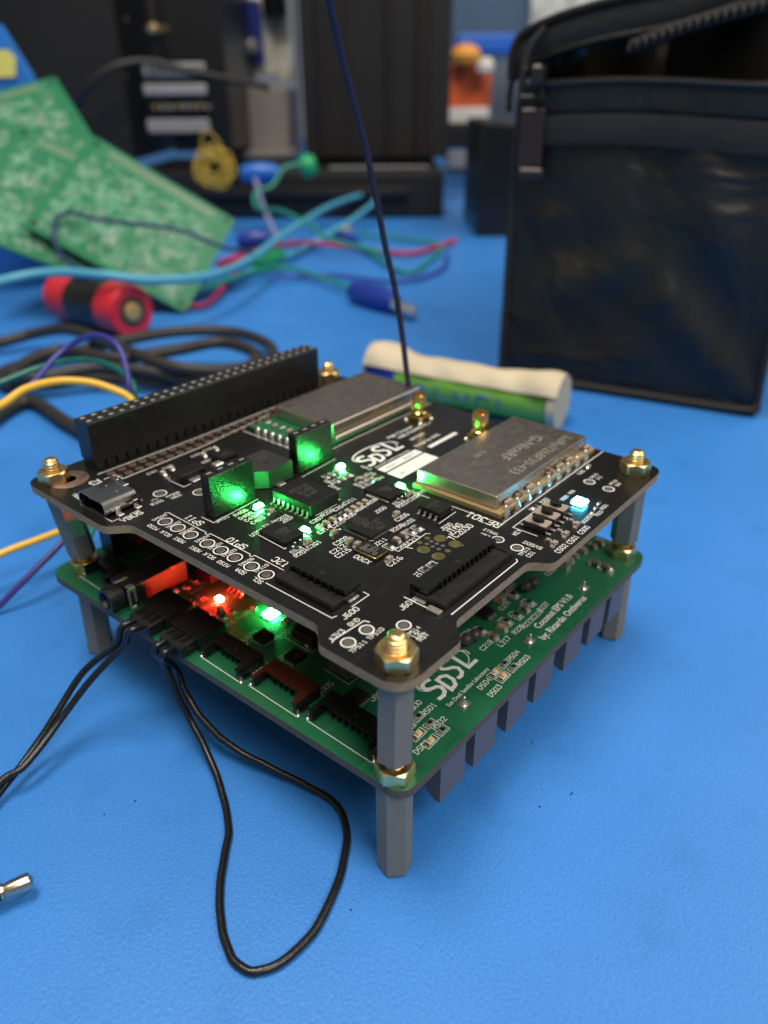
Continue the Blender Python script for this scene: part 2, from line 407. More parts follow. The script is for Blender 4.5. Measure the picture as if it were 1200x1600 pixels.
# --- standoffs, nuts, screws
def hexring(r, rot): return [(r*math.cos(rot + k*PI/3), r*math.sin(rot + k*PI/3)) for k in range(6)]
def standoff(name, p0, p1, fl, face_deg, label=None):
    r = fl / math.sqrt(3); a = math.radians(face_deg) + PI/6; g = G(); rings = []
    for t, q in ((0, r*0.9), (0.02, r), (0.98, r), (1, r*0.9)):
        c = Vector(p0).lerp(Vector(p1), t) - Vector(p0); rings.append([(x + c.x, y + c.y, c.z) for x, y in hexring(q, a)])
    g.loft(rings, 'steel', smooth=False)
    return part(name, g, stack, p0, label=label)
def nut_mesh(face_deg):
    g = G(); fl = 5.5; r = fl / math.sqrt(3); a = math.radians(face_deg) + PI/6; n = 48
    def R(ang): # hexagon radius
        t = (ang - a) % (PI/3) - PI/6
        return (fl/2) / math.cos(t)
    rings = []
    for z, lim in ((0, 2.85), (0.22, 9), (2.0, 9), (2.4, 2.72)):
        ring = []
        for k in range(n):
            t = 2*PI*k/n; rr = min(R(t), lim if z in (0, 2.4) else 9)
            ring.append((rr*math.cos(t), rr*math.sin(t), z if z in (0, 2.4) else z - 0.0))
        rings.append(ring)
    # curved chamfer line: lower where the corners stick out
    rings[2] = [(x, y, 2.4 - max(0.06, (math.hypot(x, y) - 2.72) * 0.85)) for x, y, z in rings[2]]
    rings.append([(1.75*math.cos(2*PI*k/n), 1.75*math.sin(2*PI*k/n), 2.4) for k in range(n)])
    rings.append([(1.5*math.cos(2*PI*k/n), 1.5*math.sin(2*PI*k/n), 2.15) for k in range(n)])
    g.loft(rings, 'brass', smooth=False)
    return g.mesh('nut')
def thread_mesh(h):
    prof = [(1.2, 0)]; z = 0
    while z < h - 0.75:
        prof += [(1.2, z + 0.06), (1.5, z + 0.26), (1.5, z + 0.36), (1.2, z + 0.56)]; z += 0.62
    prof += [(1.3, h - 0.3), (1.05, h - 0.06), (0.85, h)]
    return G().lathe(prof, 'brass', n=28).mesh('screw_thread')
corners = [  # upper hole, lower hole, foot, facets: nut, upper standoff, lower standoff, nut low
    ((0.1,0.0), (-0.3,0.0), (0.0,0.2), 221, 248, 225, 217, 2.6, 'nearest corner'),
    ((-0.7,88.3), (0.9,87.1), (-0.1,87.0), 250, 262, 262, 232, 2.5, 'left corner'),
    ((77.1,-0.3), (79.3,0.3), (79.0,-0.5), 205, 195, 200, 198, 2.3, 'right corner'),
    ((78.8,87.8), (79.6,87.4), (79.4,87.2), 230, 230, 230, 230, 2.3, 'far corner')]
for (u, l, ft, a1, a2, a3, a4, sh, where) in corners:
    standoff('standoff', (*ft, 0), (*l, ZL - TH), 5.0, a3, 'lower grey hexagonal standoff at the ' + where)
    standoff('standoff', (*l, ZL + 3.5), (*u, ZT - TH), 5.0, a2, 'upper grey hexagonal standoff at the ' + where)
    nu = part('nut', nut_mesh(a1), stack, (*u, ZT), label='brass nut on the black board at the ' + where)
    part('screw_thread', thread_mesh(2.4 + sh), nu, (*u, ZT))
    nl = part('nut', nut_mesh(a4), stack, (*l, ZL), label='brass nut on the green board at the ' + where)
    part('screw_thread', thread_mesh(3.6), nl, (*l, ZL))

# --- tall stacking header and the row of plated holes in front of it
HX, HY, HH = 6.8, 85.3, 10.45
def build_header(z, h, name, label, contacts=True, body='plastic'):
    g = G(); Lh = 66.04
    g.b0(0, 0, 1.75, Lh, 5.0, h, body, 0.12)
    g.b0(0.1, 0.7, 0.05, Lh - 0.1, 4.3, 1.75, body)
    for i in range(26):
        g.b0(i*2.54 + 0.25, 0.12, 0.0, i*2.54 + 2.29, 4.88, 1.75, body, 0.06)
    if contacts:
        for i in range(26):
            for j in (0, 1): g.b0(i*2.54 + 0.62, 0.62 + j*2.4, h - 0.01, i*2.54 + 1.92, 1.98 + j*2.4, h + 0.012, 'hole')
    hd = part(name, g, stack, (HX, HY, z), label=label)
    if contacts:
        cm = G(); cm.prism([(-0.55,-0.42),(0.6,-0.42),(0.35,0.48),(-0.3,0.48)], 0, 0.05, 'contact')
        me = cm.mesh('contact')
        for i in range(26):
            for j in (0, 1):
                part('contact', me, hd, (HX + i*2.54 + 1.27, HY + 1.3 + j*2.4, z + h + 0.012))
    return hd
build_header(ZT, HH, 'pin_header', 'long black double-row socket header along the back edge of the black board')
lowhd = G(); lowhd.b0(0, 0, 0.4, 66.04, 5.0, 9.5, 'plastic', 0.15)
for i in range(26):
    for j in (0, 1): lowhd.b0(i*2.54+1.0, 1.0+j*2.54, 9.5, i*2.54+1.6, 1.6+j*2.54, ZT-TH-ZL-0.05, 'gold')
lh = part('pin_header', lowhd, stack, (HX, HY, ZL), label='black header between the two boards with gold pins')
lowhd = G(); lowhd.b0(0, 0, 0, 66.04, 5.0, 8.6, 'plastic', 0.15)
part('pin_header', lowhd, stack, (HX, HY, ZT - TH - 8.6), label='black header hanging below the black board')

pm = G()
pm.lathe([(0.5, 0.008), (0.5, 0.02), (0.88, 0.035), (0.88, 0.0)], 'viapad', n=18)
pm.lathe([(0.5, 0.0), (0.5, 0.012)], 'copper', n=14)
hole_me = pm.mesh('plated_hole')
for i in range(26):
    for j in (0, 1):
        part('plated_hole', hole_me, UB, (8.3 + i*2.54, 82.4 - j*2.6, ZT))

# ---------------------------------------------------------------- parts library
def chip_cap(L, W, H, body='cap'):
    g = G(); e = L * 0.24
    g.box((0, 0, H/2 + 0.03), (L - 2*e + 0.02, W - 0.05, H - 0.04), body, 0.03)
    for s in (-1, 1):
        g.box((s*(L/2 - e/2), 0, H/2 + 0.03), (e, W, H), 'tin', 0.05)
        x0 = s*(L/2 - 0.02); x1 = s*(L/2 + 0.34)
        g.loft([[(x0, -W/2, 0.02), (x0, W/2, 0.02), (x0, W/2*0.8, H*0.6), (x0, -W/2*0.8, H*0.6)],
                [(x1, -W/2*0.9, 0.01), (x1, W/2*0.9, 0.01), (x1, W/2*0.7, 0.06), (x1, -W/2*0.7, 0.06)]], 'tin')
    return g.mesh('capacitor')
def chip_res(L, W, H=0.42):
    g = G(); e = L * 0.2
    g.box((0, 0, H/2 + 0.02), (L - 0.04, W - 0.03, H - 0.03), 'white_dim')
    g.box((0, 0, H + 0.02), (L - 2*e, W - 0.02, 0.05), 'res')
    for s in (-1, 1):
        g.box((s*(L/2 - e/2), 0, H/2 + 0.03), (e, W, H + 0.02), 'tin', 0.05)
        x0 = s*(L/2 - 0.02); x1 = s*(L/2 + 0.36)
        g.loft([[(x0, -W/2, 0.02), (x0, W/2, 0.02), (x0, W/2*0.8, H*0.8), (x0, -W/2*0.8, H*0.8)],
                [(x1, -W/2*0.9, 0.01), (x1, W/2*0.9, 0.01), (x1, W/2*0.7, 0.06), (x1, -W/2*0.7, 0.06)]], 'tin')
    return g.mesh('resistor')
CAP = {'a': chip_cap(1.25, 0.85, 0.75), 'b': chip_cap(1.9, 1.15, 1.1), 'c': chip_cap(1.9, 1.15, 0.95, 'capdark'), 's': chip_cap(0.95, 0.6, 0.5), 't': chip_cap(2.3, 1.6, 1.9)}
RES = {'a': chip_res(1.25, 0.8), 's': chip_res(0.9, 0.5, 0.3), 'b': chip_res(1.7, 1.0, 0.5)}
silkU = Silk(0, 'white'); silkL = Silk(0, 'white'); dimL = Silk(0, 'white_dim')
def cap(b, x, y, rot, k='a', label=None):
    part('capacitor', CAP[k], stack, (x, y, ZT if b == 'u' else ZL), math.radians(rot), label=label)
def res(b, x, y, rot, k='a', outline=True):
    part('resistor', RES[k], stack, (x, y, ZT if b == 'u' else ZL), math.radians(rot))
    if outline:
        a, c = {'a': (1.15, 0.62), 's': (0.85, 0.45), 'b': (1.4, 0.78)}[k]
        if rot == 90: a, c = c, a
        (silkU if b == 'u' else silkL).rect(x-a, y-c, x+a, y+c, 0.11)

# ---------------------------------------------------------------- UPPER BOARD: passives
for (x, y, r) in [(19.66, 30.12,0),(31.81, 25.85,0),(19.30, 26.13,0),(19.20, 24.25,0),(19.11, 17.03,0),(14.41, 31.41,0),(39.74, 28.94,0),(17.78, 44.50,0),
                  (49.26, -1.68,0),(45.01, -1.78,0),(40.87, -1.79,0)]:
    cap('u', x, y, r)
for (x, y) in [(24.68, 19.91),(26.81, 20.04)]: cap('u', x, y, 90)
x0, y0 = 31.07, 33.37; x1, y1 = 26.73, 33.19
for i in range(4): cap('u', x1 + (x0-x1)*i/3*1.12, y1 + (y0-y1)*i/3*0.3, 90)
x0, y0 = 22.28, 33.38; x1, y1 = 19.37, 33.30
for i in range(3): cap('u', x1 + (x0-x1)*i/2*1.15, y1 + (y0-y1)*i/2*0.3, 90)
for (x, y) in [(24.05, 33.44),(25.52, 33.53)]: res('u', x, y, 90, 'a', False)
for (x, y) in [(14.55, 41.33),(11.60, 31.22),(35.97, 28.61),(50.38, 7.45)]: res('u', x, y, 0)
for (x, y) in [(28.56, 19.99),(30.41, 19.85),(22.37, 19.73),(20.51, 10.48),(22.37, 10.31)]: res('u', x, y, 90)
for (x, y) in [(14.63, 73.31),(16.99, 73.72),(25.56, 74.12),(29.14, 74.45)]: cap('u', x, y, 90)
cap('u', 72.87, 7.77, 0, 's'); res('u', 7.09, 65.48, 0, 's', False); cap('u', 13.88, 70.55, 90, 's')
for (x, y) in [(59.57, -0.99),(57.57, -1.32),(55.61, -1.64)]: res('u', x, y, 0, 's', False)
for (x, y) in [(41.37, -0.40),(45.48, -0.27),(50.06, -0.12)]: cap('u', x, y, 90, 's')
# the crowd of small parts between the sockets and the radio
k = 0
for ix in range(3):
    for iy in range(2):
        res('u', 35.0 + ix*1.75, 46.5 - iy*2.9 + 0.3, 90, 's', True); k += 1
for ix in range(3):
    for iy in range(3):
        (cap if (ix + iy) % 3 == 0 else lambda *a: res(*a))('u', 38.2 + ix*1.7, 40.9 - iy*1.5 + 0.2, 0, 's')
silkU.text('R401', 33.8, 44.8, 90, 0.8); silkU.text('R402', 32.8, 42.4, 90, 0.8); silkU.text('R403', 38.9, 44.2, 90, 0.8)
silkU.text('C404', 43.4, 43.4, 90, 0.8); silkU.text('R405', 36.4, 39.0, 90, 0.8)

# ---------------------------------------------------------------- UPPER BOARD: chips
def gull(g, x, y, dx, dy, w, z=0.9, out=1.05):
    """one bent tin lead leaving a package at (x, y) towards (dx, dy)"""
    px, py = -dy, dx; h = w / 2
    prof = [(-0.1, z), (0.22, z), (0.38, 0.16), (out, 0.14)]
    for a, b in zip(prof[:-1], prof[1:]):
        th = 0.09
        P = []
        for (t, q), zz in ((a, 0), (b, 0)):
            for s in (-h, h):
                P += [(x + dx*t + px*s, y + dy*t + py*s, q - th), (x + dx*t + px*s, y + dy*t + py*s, q + th)]
        g._add(P, [(0,2,3,1),(4,5,7,6),(0,1,5,4),(2,6,7,3),(1,3,7,5),(0,4,6,2)], 'tin')
def soic(n, lx, ly, h, pw, side_axis='x', pitch=1.27, marks=('',), out=1.05):
    g = G(); g.box((0, 0, h/2 + 0.1), (lx, ly, h - 0.15), 'chip', 0.12)
    ch = g.mesh('chip'); pins = []
    for s in (-1, 1):
        for i in range(n // 2):
            t = (i - (n/2 - 1)/2) * pitch
            pins.append(((s*lx/2, t) if side_axis == 'x' else (t, s*ly/2), s))
    return ch, pins
def place_soic(x, y, z, rot, n, lx, ly, h, pw=0.42, pitch=1.27, out=1.05, text=(), label=None, th=0.9):
    ch, pins = soic(n, lx, ly, h, pw, pitch=pitch)
    c = part('chip', ch, stack, (x, y, z), rot, label=label)
    g = G(); gull(g, 0, 0, 1, 0, pw, h*0.42, out); pme = g.mesh('pin')
    for (px, py), s in pins:
        q = Matrix.Rotation(rot, 3, 'Z') @ Vector((px, py, 0))
        part('pin', pme, c, (x + q.x, y + q.y, z), rot + (PI if s < 0 else 0))
    if text:
        sk = Silk(h + 0.026, 'chip_mark')
        for i, t in enumerate(text): sk.text(t, 0, (len(text)/2 - 0.5 - i)*th*1.5, 0, th)
        part('marking', sk.g, c, (x, y, z), rot)
    return c
# wide 16-lead package whose near leads catch the green light
place_soic(24.9, 42.4, ZT, 0, 16, 7.5, 10.2, 2.4, text=('MT41K', '2108', 'E4A'), label='large black chip with sixteen bent leads beside the green lights', th=1.1)
place_soic(37.2, 21.0, ZT, 0, 8, 3.9, 5.0, 1.6, pw=0.45, text=('24C512', 'K1'), label='small black chip with bent tin leads near the test pads', out=0.95, th=0.6)
def flat_chip(b, x, y, lx, ly, h, npx, npy, pitch, text=(), th=0.7, label=None, logo=False):
    z = ZT if b == 'u' else ZL
    g = G(); g.box((0, 0, h/2 + 0.02), (lx, ly, h), 'chip', 0.05)
    for s in (-1, 1):
        for i in range(npy): g.box((s*(lx/2 + 0.05), (i-(npy-1)/2)*pitch, 0.07), (0.34, pitch*0.55, 0.12), 'tin')
        for i in range(npx): g.box(((i-(npx-1)/2)*pitch, s*(ly/2 + 0.05), 0.07), (pitch*0.55, 0.34, 0.12), 'tin')
    c = part('chip', g, stack, (x, y, z), label=label)
    sk = Silk(h + 0.02, 'chip_mark')
    for i, t in enumerate(text): sk.text(t, 0.2, -0.4 + (len(text)/2 - 0.5 - i)*th*1.5 - (1.3 if logo else 0), 0, th)
    if logo:
        for a, bq, r in [(-1.2,2.1,.45),(-.4,2.3,.42),(.4,2.1,.45),(-1.4,1.3,.42),(-.5,1.45,.5),(.45,1.3,.45),(-.95,.6,.42),(-.05,.65,.45),(-.5,0,.35)]:
            sk.ring(a, bq, r, 0.09, 10)
        sk.arcs(-0.9, 3.1, 0.45, 0.09, 180, 380, n=8); sk.arcs(0.1, 3.1, 0.45, 0.09, 160, 360, n=8)
    part('marking', sk.g, c, (x, y, z))
    return c
flat_chip('u', 25.4, 27.0, 7.0, 7.0, 0.85, 14, 14, 0.4, ('RP2-B2', '21/24', 'P64'), 0.75, 'square black processor chip with a faint berry outline', True)
flat_chip('u', 13.4, 37.0, 4.6, 6.6, 0.8, 0, 0, 1.27, ('W25Q', '128'), 0.8, 'flat black memory chip above the row of ringed test points')
flat_chip('u', 37.2, 33.3, 4.8, 6.6, 0.8, 0, 0, 1.27, ('W25Q', '128'), 0.8, 'flat black memory chip below the white label box')
for xx, yy in ((13.4, 37.0), (37.2, 33.3)):
    g = G()
    for i in range(3): g.lathe([(0.22, 0), (0.2, 0.12), (0.08, 0.18)], 'tin', (-0.6 + i*1.27, -3.75, 0), 10)
    part('solder_dot', g, stack, (xx + 0.3, yy, ZT), kind='stuff')
# crystal
g = G(); g.box((0, 0, 0.28), (3.3, 5.1, 0.5), 'chip', 0.08); g.box((0, 0, 0.6), (3.2, 5.0, 0.22), 'gold', 0.09, seg=2); g.box((0, 0, 0.76), (2.75, 4.55, 0.16), 'chip', 0.07)
X = part('crystal', g, stack, (18.9, 20.9, ZT), label='crystal oscillator with a dark lid and a gold rim')
sk = Silk(0.845, 'chip_mark'); sk.m = 'shield_mark'; sk.text('12.0', 0.5, 0.2, 90, 0.8); sk.text('OJ150', -0.6, 0, 90, 0.8); part('marking', sk.g, X, (18.9, 20.9, ZT))
# regulator with a broad tin tab
g = G(); g.box((0, 0, 0.9), (6.3, 3.5, 1.6), 'chip', 0.15); g.box((0.2, -2.5, 0.25), (3.0, 1.6, 0.35), 'tin', 0.08); g.box((2.9, 1.9, 0.4), (0.8, 1.4, 0.4), 'tin', 0.08)
for i in range(3): g.box((-2.3 + i*2.3, 2.3, 0.2), (0.7, 1.3, 0.3), 'tin', 0.05)
part('regulator', g, stack, (17.4, 68.6, ZT), label='black regulator with a broad tin tab')
flat_chip('u', 27.6, 69.6, 4.2, 4.2, 1.3, 5, 0, 0.7, ('U301',), 0.7, 'small black chip behind the left socket')
g = G(); g.box((0, 0, 0.6), (2.2, 1.7, 1.1), 'tin', 0.2); part('inductor', g, stack, (24.0, 67.3, ZT), 0.0)
# buzzer: chamfered dark block with a sound hole
g = G(); bz = round_poly([(2.0,0),(8.5,0),(8.5,8.5),(0,8.5),(0,2.0)], [0.2,0.3,0.5,0.5,0.2])
g.prism(bz, 0.2, 3.9, 'buz', smooth=False)
M['buz'] = mat('buzzer_plastic', (0.022, 0.022, 0.021), 0.5, bump=0.3, bscale=3000)
B = part('buzzer', g, stack, (22.2, 51.7, ZT), label='dark square buzzer with a round sound hole behind the left socket')
sk = Silk(3.9, 'hole'); sk.disc(4.4, 3.2, 0.75, 20); part('sound_hole', sk.g, B, (22.2, 51.7, ZT))
sk = Silk(3.9, 'chip_mark'); sk.ring(5.4, 5.6, 0.75, 0.14); sk.text('W', 5.4, 5.6, 0, 0.6); part('marking', sk.g, B, (22.2, 51.7, ZT))
g = G(); g.box((4.6, -0.4, 0.2), (1.6, 1.2, 0.3), 'tin', 0.05); g.box((8.8, 2.0, 0.3), (1.0, 1.4, 0.5), 'tin', 0.1); part('solder_tab', g, B, (22.2, 51.7, ZT))

# four-way sockets standing up, their glossy faces take the light of the green lamps
def socket(x, y, label):
    g = G(); L = 10.3; W = 2.5; H = 8.4
    g.b0(0, 0, 0.1, L, W, H, 'socket', 0.1)
    s = part('socket', g, stack, (x, y, ZT), label=label)
    c = G(); c.b0(-0.75, -0.75, 0, 0.75, 0.75, 0.02, 'hole'); c.b0(-0.55, 0.05, 0.01, 0.55, 0.5, 0.05, 'contact')
    me = c.mesh('contact')
    for i in range(4): part('contact', me, s, (x + 1.35 + i*2.54, y + 1.25, ZT + H + 0.004))
    return s
socket(9.4, 50.7, 'upright black four-way socket nearer the camera, face glowing green')
socket(32.2, 51.8, 'upright black four-way socket beside the radio shield, face glowing green')

# lit indicator lights
def lamp(b, x, y, rot, key, L=2.0, W=1.15, label=None, name='indicator_light'):
    z = ZT if b == 'u' else ZL
    g = G(); g.box((0, 0, 0.17), (L, W, 0.25), 'white', 0.03)
    for s in (-1, 1): g.box((s*(L/2), 0, 0.14), (0.5, W, 0.2), 'tin', 0.04)
    o = part(name, g, stack, (x, y, z), rot, label=label)
    d = G(); d.box((0, 0, 0.52), (L*0.74, W*0.92, 0.46), key, 0.12)
    part('lens', d, o, (x, y, z), rot)
lamp('u', 17.6, 47.6, 0, 'led_green', label='lit green light in front of the left socket')
lamp('u', 17.0, 34.6, R90, 'led_green', 2.0, 1.0, label='lit green light between the memory chip and the capacitors')
lamp('u', 39.9, 47.3, 0, 'led_green', label='lit green light in front of the right socket')
lamp('u', 41.0, 32.2, R90, 'led_green', 2.0, 1.0, label='lit green light at the corner of the large radio module')
lamp('u', 57.4, 1.9, 0, 'led_blue', 2.8, 2.6, label='lit pale blue light beside the push buttons')
lamp('l', 11.4, 55.2, R90, 'led_red', 1.9, 1.4, label='lit red light on the green board')
lamp('l', 14.7, 43.4, 0, 'led_green2', 3.0, 2.8, label='lit green light on the green board')

# radio module, large
g = G()
RX0, RY0, RX1, RY1 = 42.6, 10.3, 80.4, 30.4
g.b0(RX0, RY0, 0.05, RX1, RY1, 0.95, 'substrate', 0.04)
rm = part('radio_module', g, stack, (0, 0, ZT), label='large silver radio module with etched lettering')
g = G(); g.b0(43.6, 11.9, 0.95, 79.2, 30.1, 3.75, 'shield', 0.16)
sh = part('shield', g, rm, (0, 0, ZT))
g = G()
bez_text(g, 'LoRa1268F30-433', 76.3, 15.7, 3.775, 3.1, 'shield_mark', rot=PI, bold=0.03)
bez_text(g, 'G-NiceRF', 72.6, 20.8, 3.775, 3.6, 'shield_mark', rot=PI, bold=0.06)
bez_text(g, 'RoHS', 59.0, 25.0, 3.775, 1.7, 'shield_mark', rot=PI, bold=0.02)
part('marking', g, rm, (0, 0, ZT))
for i in range(9):
    x = 45.0 + i*3.95; g = G()
    g.lathe([(0.95, 0), (0.85, 0.35), (0.55, 0.8), (0.42, 1.5), (0.1, 1.8)], 'tin', (0, 0, 0), 12)
    part('solder_joint', g, rm, (x, 10.6, ZT + 0.02))
    g = G()
    g.box((0, 0, 0.42), (1.5, 0.75, 0.7), ('cap', 'capdark', 'cap')[i % 3], 0.04); g.box((-0.85, 0, 0.42), (0.3, 0.78, 0.75), 'tin', 0.04); g.box((0.85, 0, 0.42), (0.3, 0.78, 0.75), 'tin', 0.04)
    if i % 4 != 3: part('module_component', g, rm, (x + 1.95, 11.3, ZT + 1.06))
silkU.stroke([(40.9, 31.0), (41.3, 9.0), (82.0, 9.0)], 0.18); silkU.stroke([(40.6, 31.2), (41.4, 32.0)], 0.18)
# radio module, small
g = G(); g.b0(41.6, 56.4, 0.05, 81.0, 77.2, 0.95, 'green_mask', 0.03)
gm = part('radio_module', g, stack, (0, 0, ZT), label='smaller silver shielded module at the back of the black board')
g = G(); g.b0(48.6, 57.6, 0.95, 80.4, 76.4, 4.1, 'shield', 0.18); part('shield', g, gm, (0, 0, ZT))
g = G(); g.b0(48.4, 56.35, 0.3, 81.0, 57.1, 1.7, 'shield', 0.3); part('solder_bead', g, gm, (0, 0, ZT))
g = G()
bez_text(g, 'G-NiceRF', 56, 68.6, 4.125, 3.0, 'faint_mark'); bez_text(g, 'LoRa', 56, 63.5, 4.125, 2.6, 'faint_mark'); bez_text(g, 'RoHS', 56, 73, 4.125, 1.4, 'faint_mark')
part('marking', g, gm, (0, 0, ZT))
for i in range(7):
    y = 60.4 + i*2.4
    g = G(); g.lathe([(0.85, 0), (0.75, 0.3), (0.5, 1.0), (0.15, 1.25)], 'tin', (0, 0, 0), 12); part('solder_joint', g, gm, (41.9, y, ZT + 0.02))
    g = G(); g.box((0, 0, 0.35), (1.5, 0.8, 0.6), ('tin', 'cap')[i % 2], 0.08); part('module_component', g, gm, (44.9, y, ZT + 0.97))
silkU.stroke([(40.2, 78.2), (40.2, 55.3), (81.5, 55.3)], 0.16)
# gold coaxial sockets
for (x, y, lb) in ((71.3, 51.0, 'gold coaxial socket at the corner of the small silver module'), (70.8, 31.9 + 1.6, 'gold coaxial socket behind the large silver module')):
    g = G(); g.box((0, 0, 0.7), (4.2, 4.2, 1.3), 'gold', 0.15)
    for a in (-1, 1):
        for b in (-1, 1): g.lathe([(0.6, 0), (0.5, 0.3), (0.2, 0.5)], 'tin', (a*2.1, b*2.1, 0), 10)
    g.lathe([(2.0, 1.6), (2.0, 2.2), (1.8, 2.35), (1.8, 6.2), (1.65, 6.4), (1.3, 6.4), (1.3, 5.4), (0.3, 5.4)], 'gold', n=24)
    part('coaxial_socket', g, stack, (x, y, ZT), label=lb)

# USB socket
g = G()
def oval(w, h, r, x, n=6):
    pts = []
    for cy, cz, a0 in ((w/2-r, h/2-r, 0), (-w/2+r, h/2-r, 90), (-w/2+r, -h/2+r, 180), (w/2-r, -h/2+r, 270)):
        for k in range(n+1):
            a = math.radians(a0 + 90*k/n); pts.append((x, cy + r*math.cos(a), cz + h*0 + r*math.sin(a)))
    return pts
W_, H_ = 8.9, 3.16
def sh_(r, dz): return [(a, b, c + dz) for a, b, c in r]
g.loft([sh_(oval(W_-0.6, H_-0.6, 1.1, 6.9), 1.7), sh_(oval(W_, H_, 1.3, 7.0), 1.7), sh_(oval(W_, H_, 1.3, 0.05), 1.7), sh_(oval(W_-0.15, H_-0.15, 1.25, 0), 1.7), sh_(oval(W_-0.55, H_-0.55, 1.05, 0.05), 1.7), sh_(oval(W_-0.6, H_-0.6, 1.02, 5.5), 1.7)], 'usb', False, True, True)
uc = part('usb_socket', g, stack, (-3.2, 70.3, ZT), label='silver USB-C socket at the board edge')
g = G(); g.b0(1.2, -3.3, 1.4, 5.4, 3.3, 2.0, 'plastic', 0.1); part('tongue', g, uc, (-3.2, 70.3, ZT))
g = G()
for x in (2.6, 6.4):
    for s in (-1, 1): g.b0(x - 0.6, s*4.4, 0.02, x + 0.6, s*5.6, 0.35, 'tin', 0.1); g.b0(x - 0.55, s*4.3, 0.1, x + 0.55, s*4.62, 1.6, 'usb', 0.05)
part('solder_tab', g, uc, (-3.2, 70.3, ZT))
g = G(); g.b0(7.0, -3.9, 0.1, 7.9, 3.9, 1.6, 'plastic', 0.05)
for i in range(12): g.b0(7.8, -3.4 + i*0.6, 0.02, 8.7, -3.4 + i*0.6 + 0.3, 0.2, 'tin')
g.b0(6.4, -1.2, 3.2, 7.6, 1.4, 3.42, 'usb', 0.08); g.b0(6.9, 1.8, 3.2, 7.4, 4.3, 3.5, 'usb', 0.08)
part('rear_pins', g, uc, (-3.2, 70.3, ZT))
g = G()
for a, b in ((4.5, -1.9), (4.5, 1.6)): g.lathe([(0.25, 0), (0.05, 0.08)], 'tin', (a, b, 3.27), 8)
part('dimple', g, uc, (-3.2, 70.3, ZT))

# side-entry connectors (open towards the local -x side)
def side_connector(b, x, y, rot, W, D, n, pitch, label, H=3.3, notch=0.46, top='glossy', shelf=False):
    z = ZT if b == 'u' else ZL
    g = G(); t = 0.7; nd = D * notch
    # rear block and roof
    g.b0(nd, -W/2, H - 0.75, D, W/2, H, top, 0.08)
    g.b0(D - 0.9, -W/2 + 0.05, 0.1, D - 0.02, W/2 - 0.05, H - 0.75, 'plastic')
    if shelf:
        g.b0(0.15, -W/2 + 0.5, 0.1, nd + 0.2, W/2 - 0.5, 0.95, 'plastic', 0.08)
        g.b0(0.1, -W/2 + 0.3, 0.1, 0.5, W/2 - 0.3, 1.3, 'plastic', 0.06)
    aw = 0.55 if shelf else 1.0; ah = 0.9 if shelf else 0.0
    for s in (-1, 1):
        if shelf:
            g.b0(0.05, s*(W/2 - aw), 0.1, D - 0.95, s*W/2, H - 1.1, 'plastic', 0.06); g.b0(D*0.5, s*(W/2 + 0.05), 0.02, D*0.85, s*(W/2 + 0.6), 0.4, 'tin', 0.1)
            continue
        g.b0(0, s*(W/2 - 1.0), 0.1, D - 0.95, s*W/2, H - 0.75, 'plastic', 0.06)
        g.b0(0.05, s*(W/2 - 1.3), H - 0.75, nd, s*(W/2 - 0.02), H - 0.05, top, 0.08)
        g.b0(nd*0.4, s*(W/2 + 0.05), 0.02, D*0.55, s*(W/2 + 0.75), 0.5, 'tin', 0.1)
        g.b0(0.1, s*(W/2 - 0.95), 0.6, 1.1, s*(W/2 + 0.12), 1.9, 'glossy', 0.08)
    g.b0(nd + 0.2, -W/2 + 1.0, 0.1, D - 0.95, W/2 - 1.0, 0.7, 'plastic')
    g.b0(D*0.62, -0.5, H - 0.01, D*0.62 + 0.8, 0.5, H + 0.012, 'hole')
    c = part('connector', g, stack, (x, y, z), rot, label=label)
    pg = G(); pg.b0(nd + 0.3, -0.13, 1.5, D - 0.9, 0.13, 1.85, 'padgrey')
    pme = pg.mesh('pin')
    rg = G(); rg.b0(nd - 0.35, -0.14, H - 1.5, nd + 0.05, 0.14, H - 0.1, top, 0.03); rme = rg.mesh('rib')
    for i in range(n):
        q = Matrix.Rotation(rot, 3, 'Z') @ Vector((0, (i - (n-1)/2)*pitch, 0))
        part('pin', pme, c, (x + q.x, y + q.y, z), rot)
        q = Matrix.Rotation(rot, 3, 'Z') @ Vector((0, (i - n/2)*pitch, 0))
        part('rib', rme, c, (x + q.x, y + q.y, z), rot)
    return c
side_connector('u', 2.6, 20.8, 0, 12.6, 6.6, 6, 1.5, 'black six-way side connector near the front edge of the black board', H=2.2, shelf=True)
side_connector('u', 23.2, 1.6, R90, 19.4, 6.7, 12, 1.25, 'long black side connector near the right edge of the black board', H=2.3, notch=0.5, shelf=True)
silkU.stroke([(1.6, 28.0), (1.6, 13.6), (2.4, 13.4)], 0.16); silkU.stroke([(5.6, 13.2), (9.6, 13.2), (9.6, 14.4)], 0.16)
silkU.stroke([(12.6, 8.6), (12.6, 4.2)], 0.2); silkU.stroke([(13.6, 0.4), (32.4, 0.4), (32.9, 0.9)], 0.2)
g = G(); g.box((12.5, 2.8, 0.3), (1.2, 2.4, 0.5), 'tin', 0.12); part('solder_tab', g, stack, (0, 0, ZT))

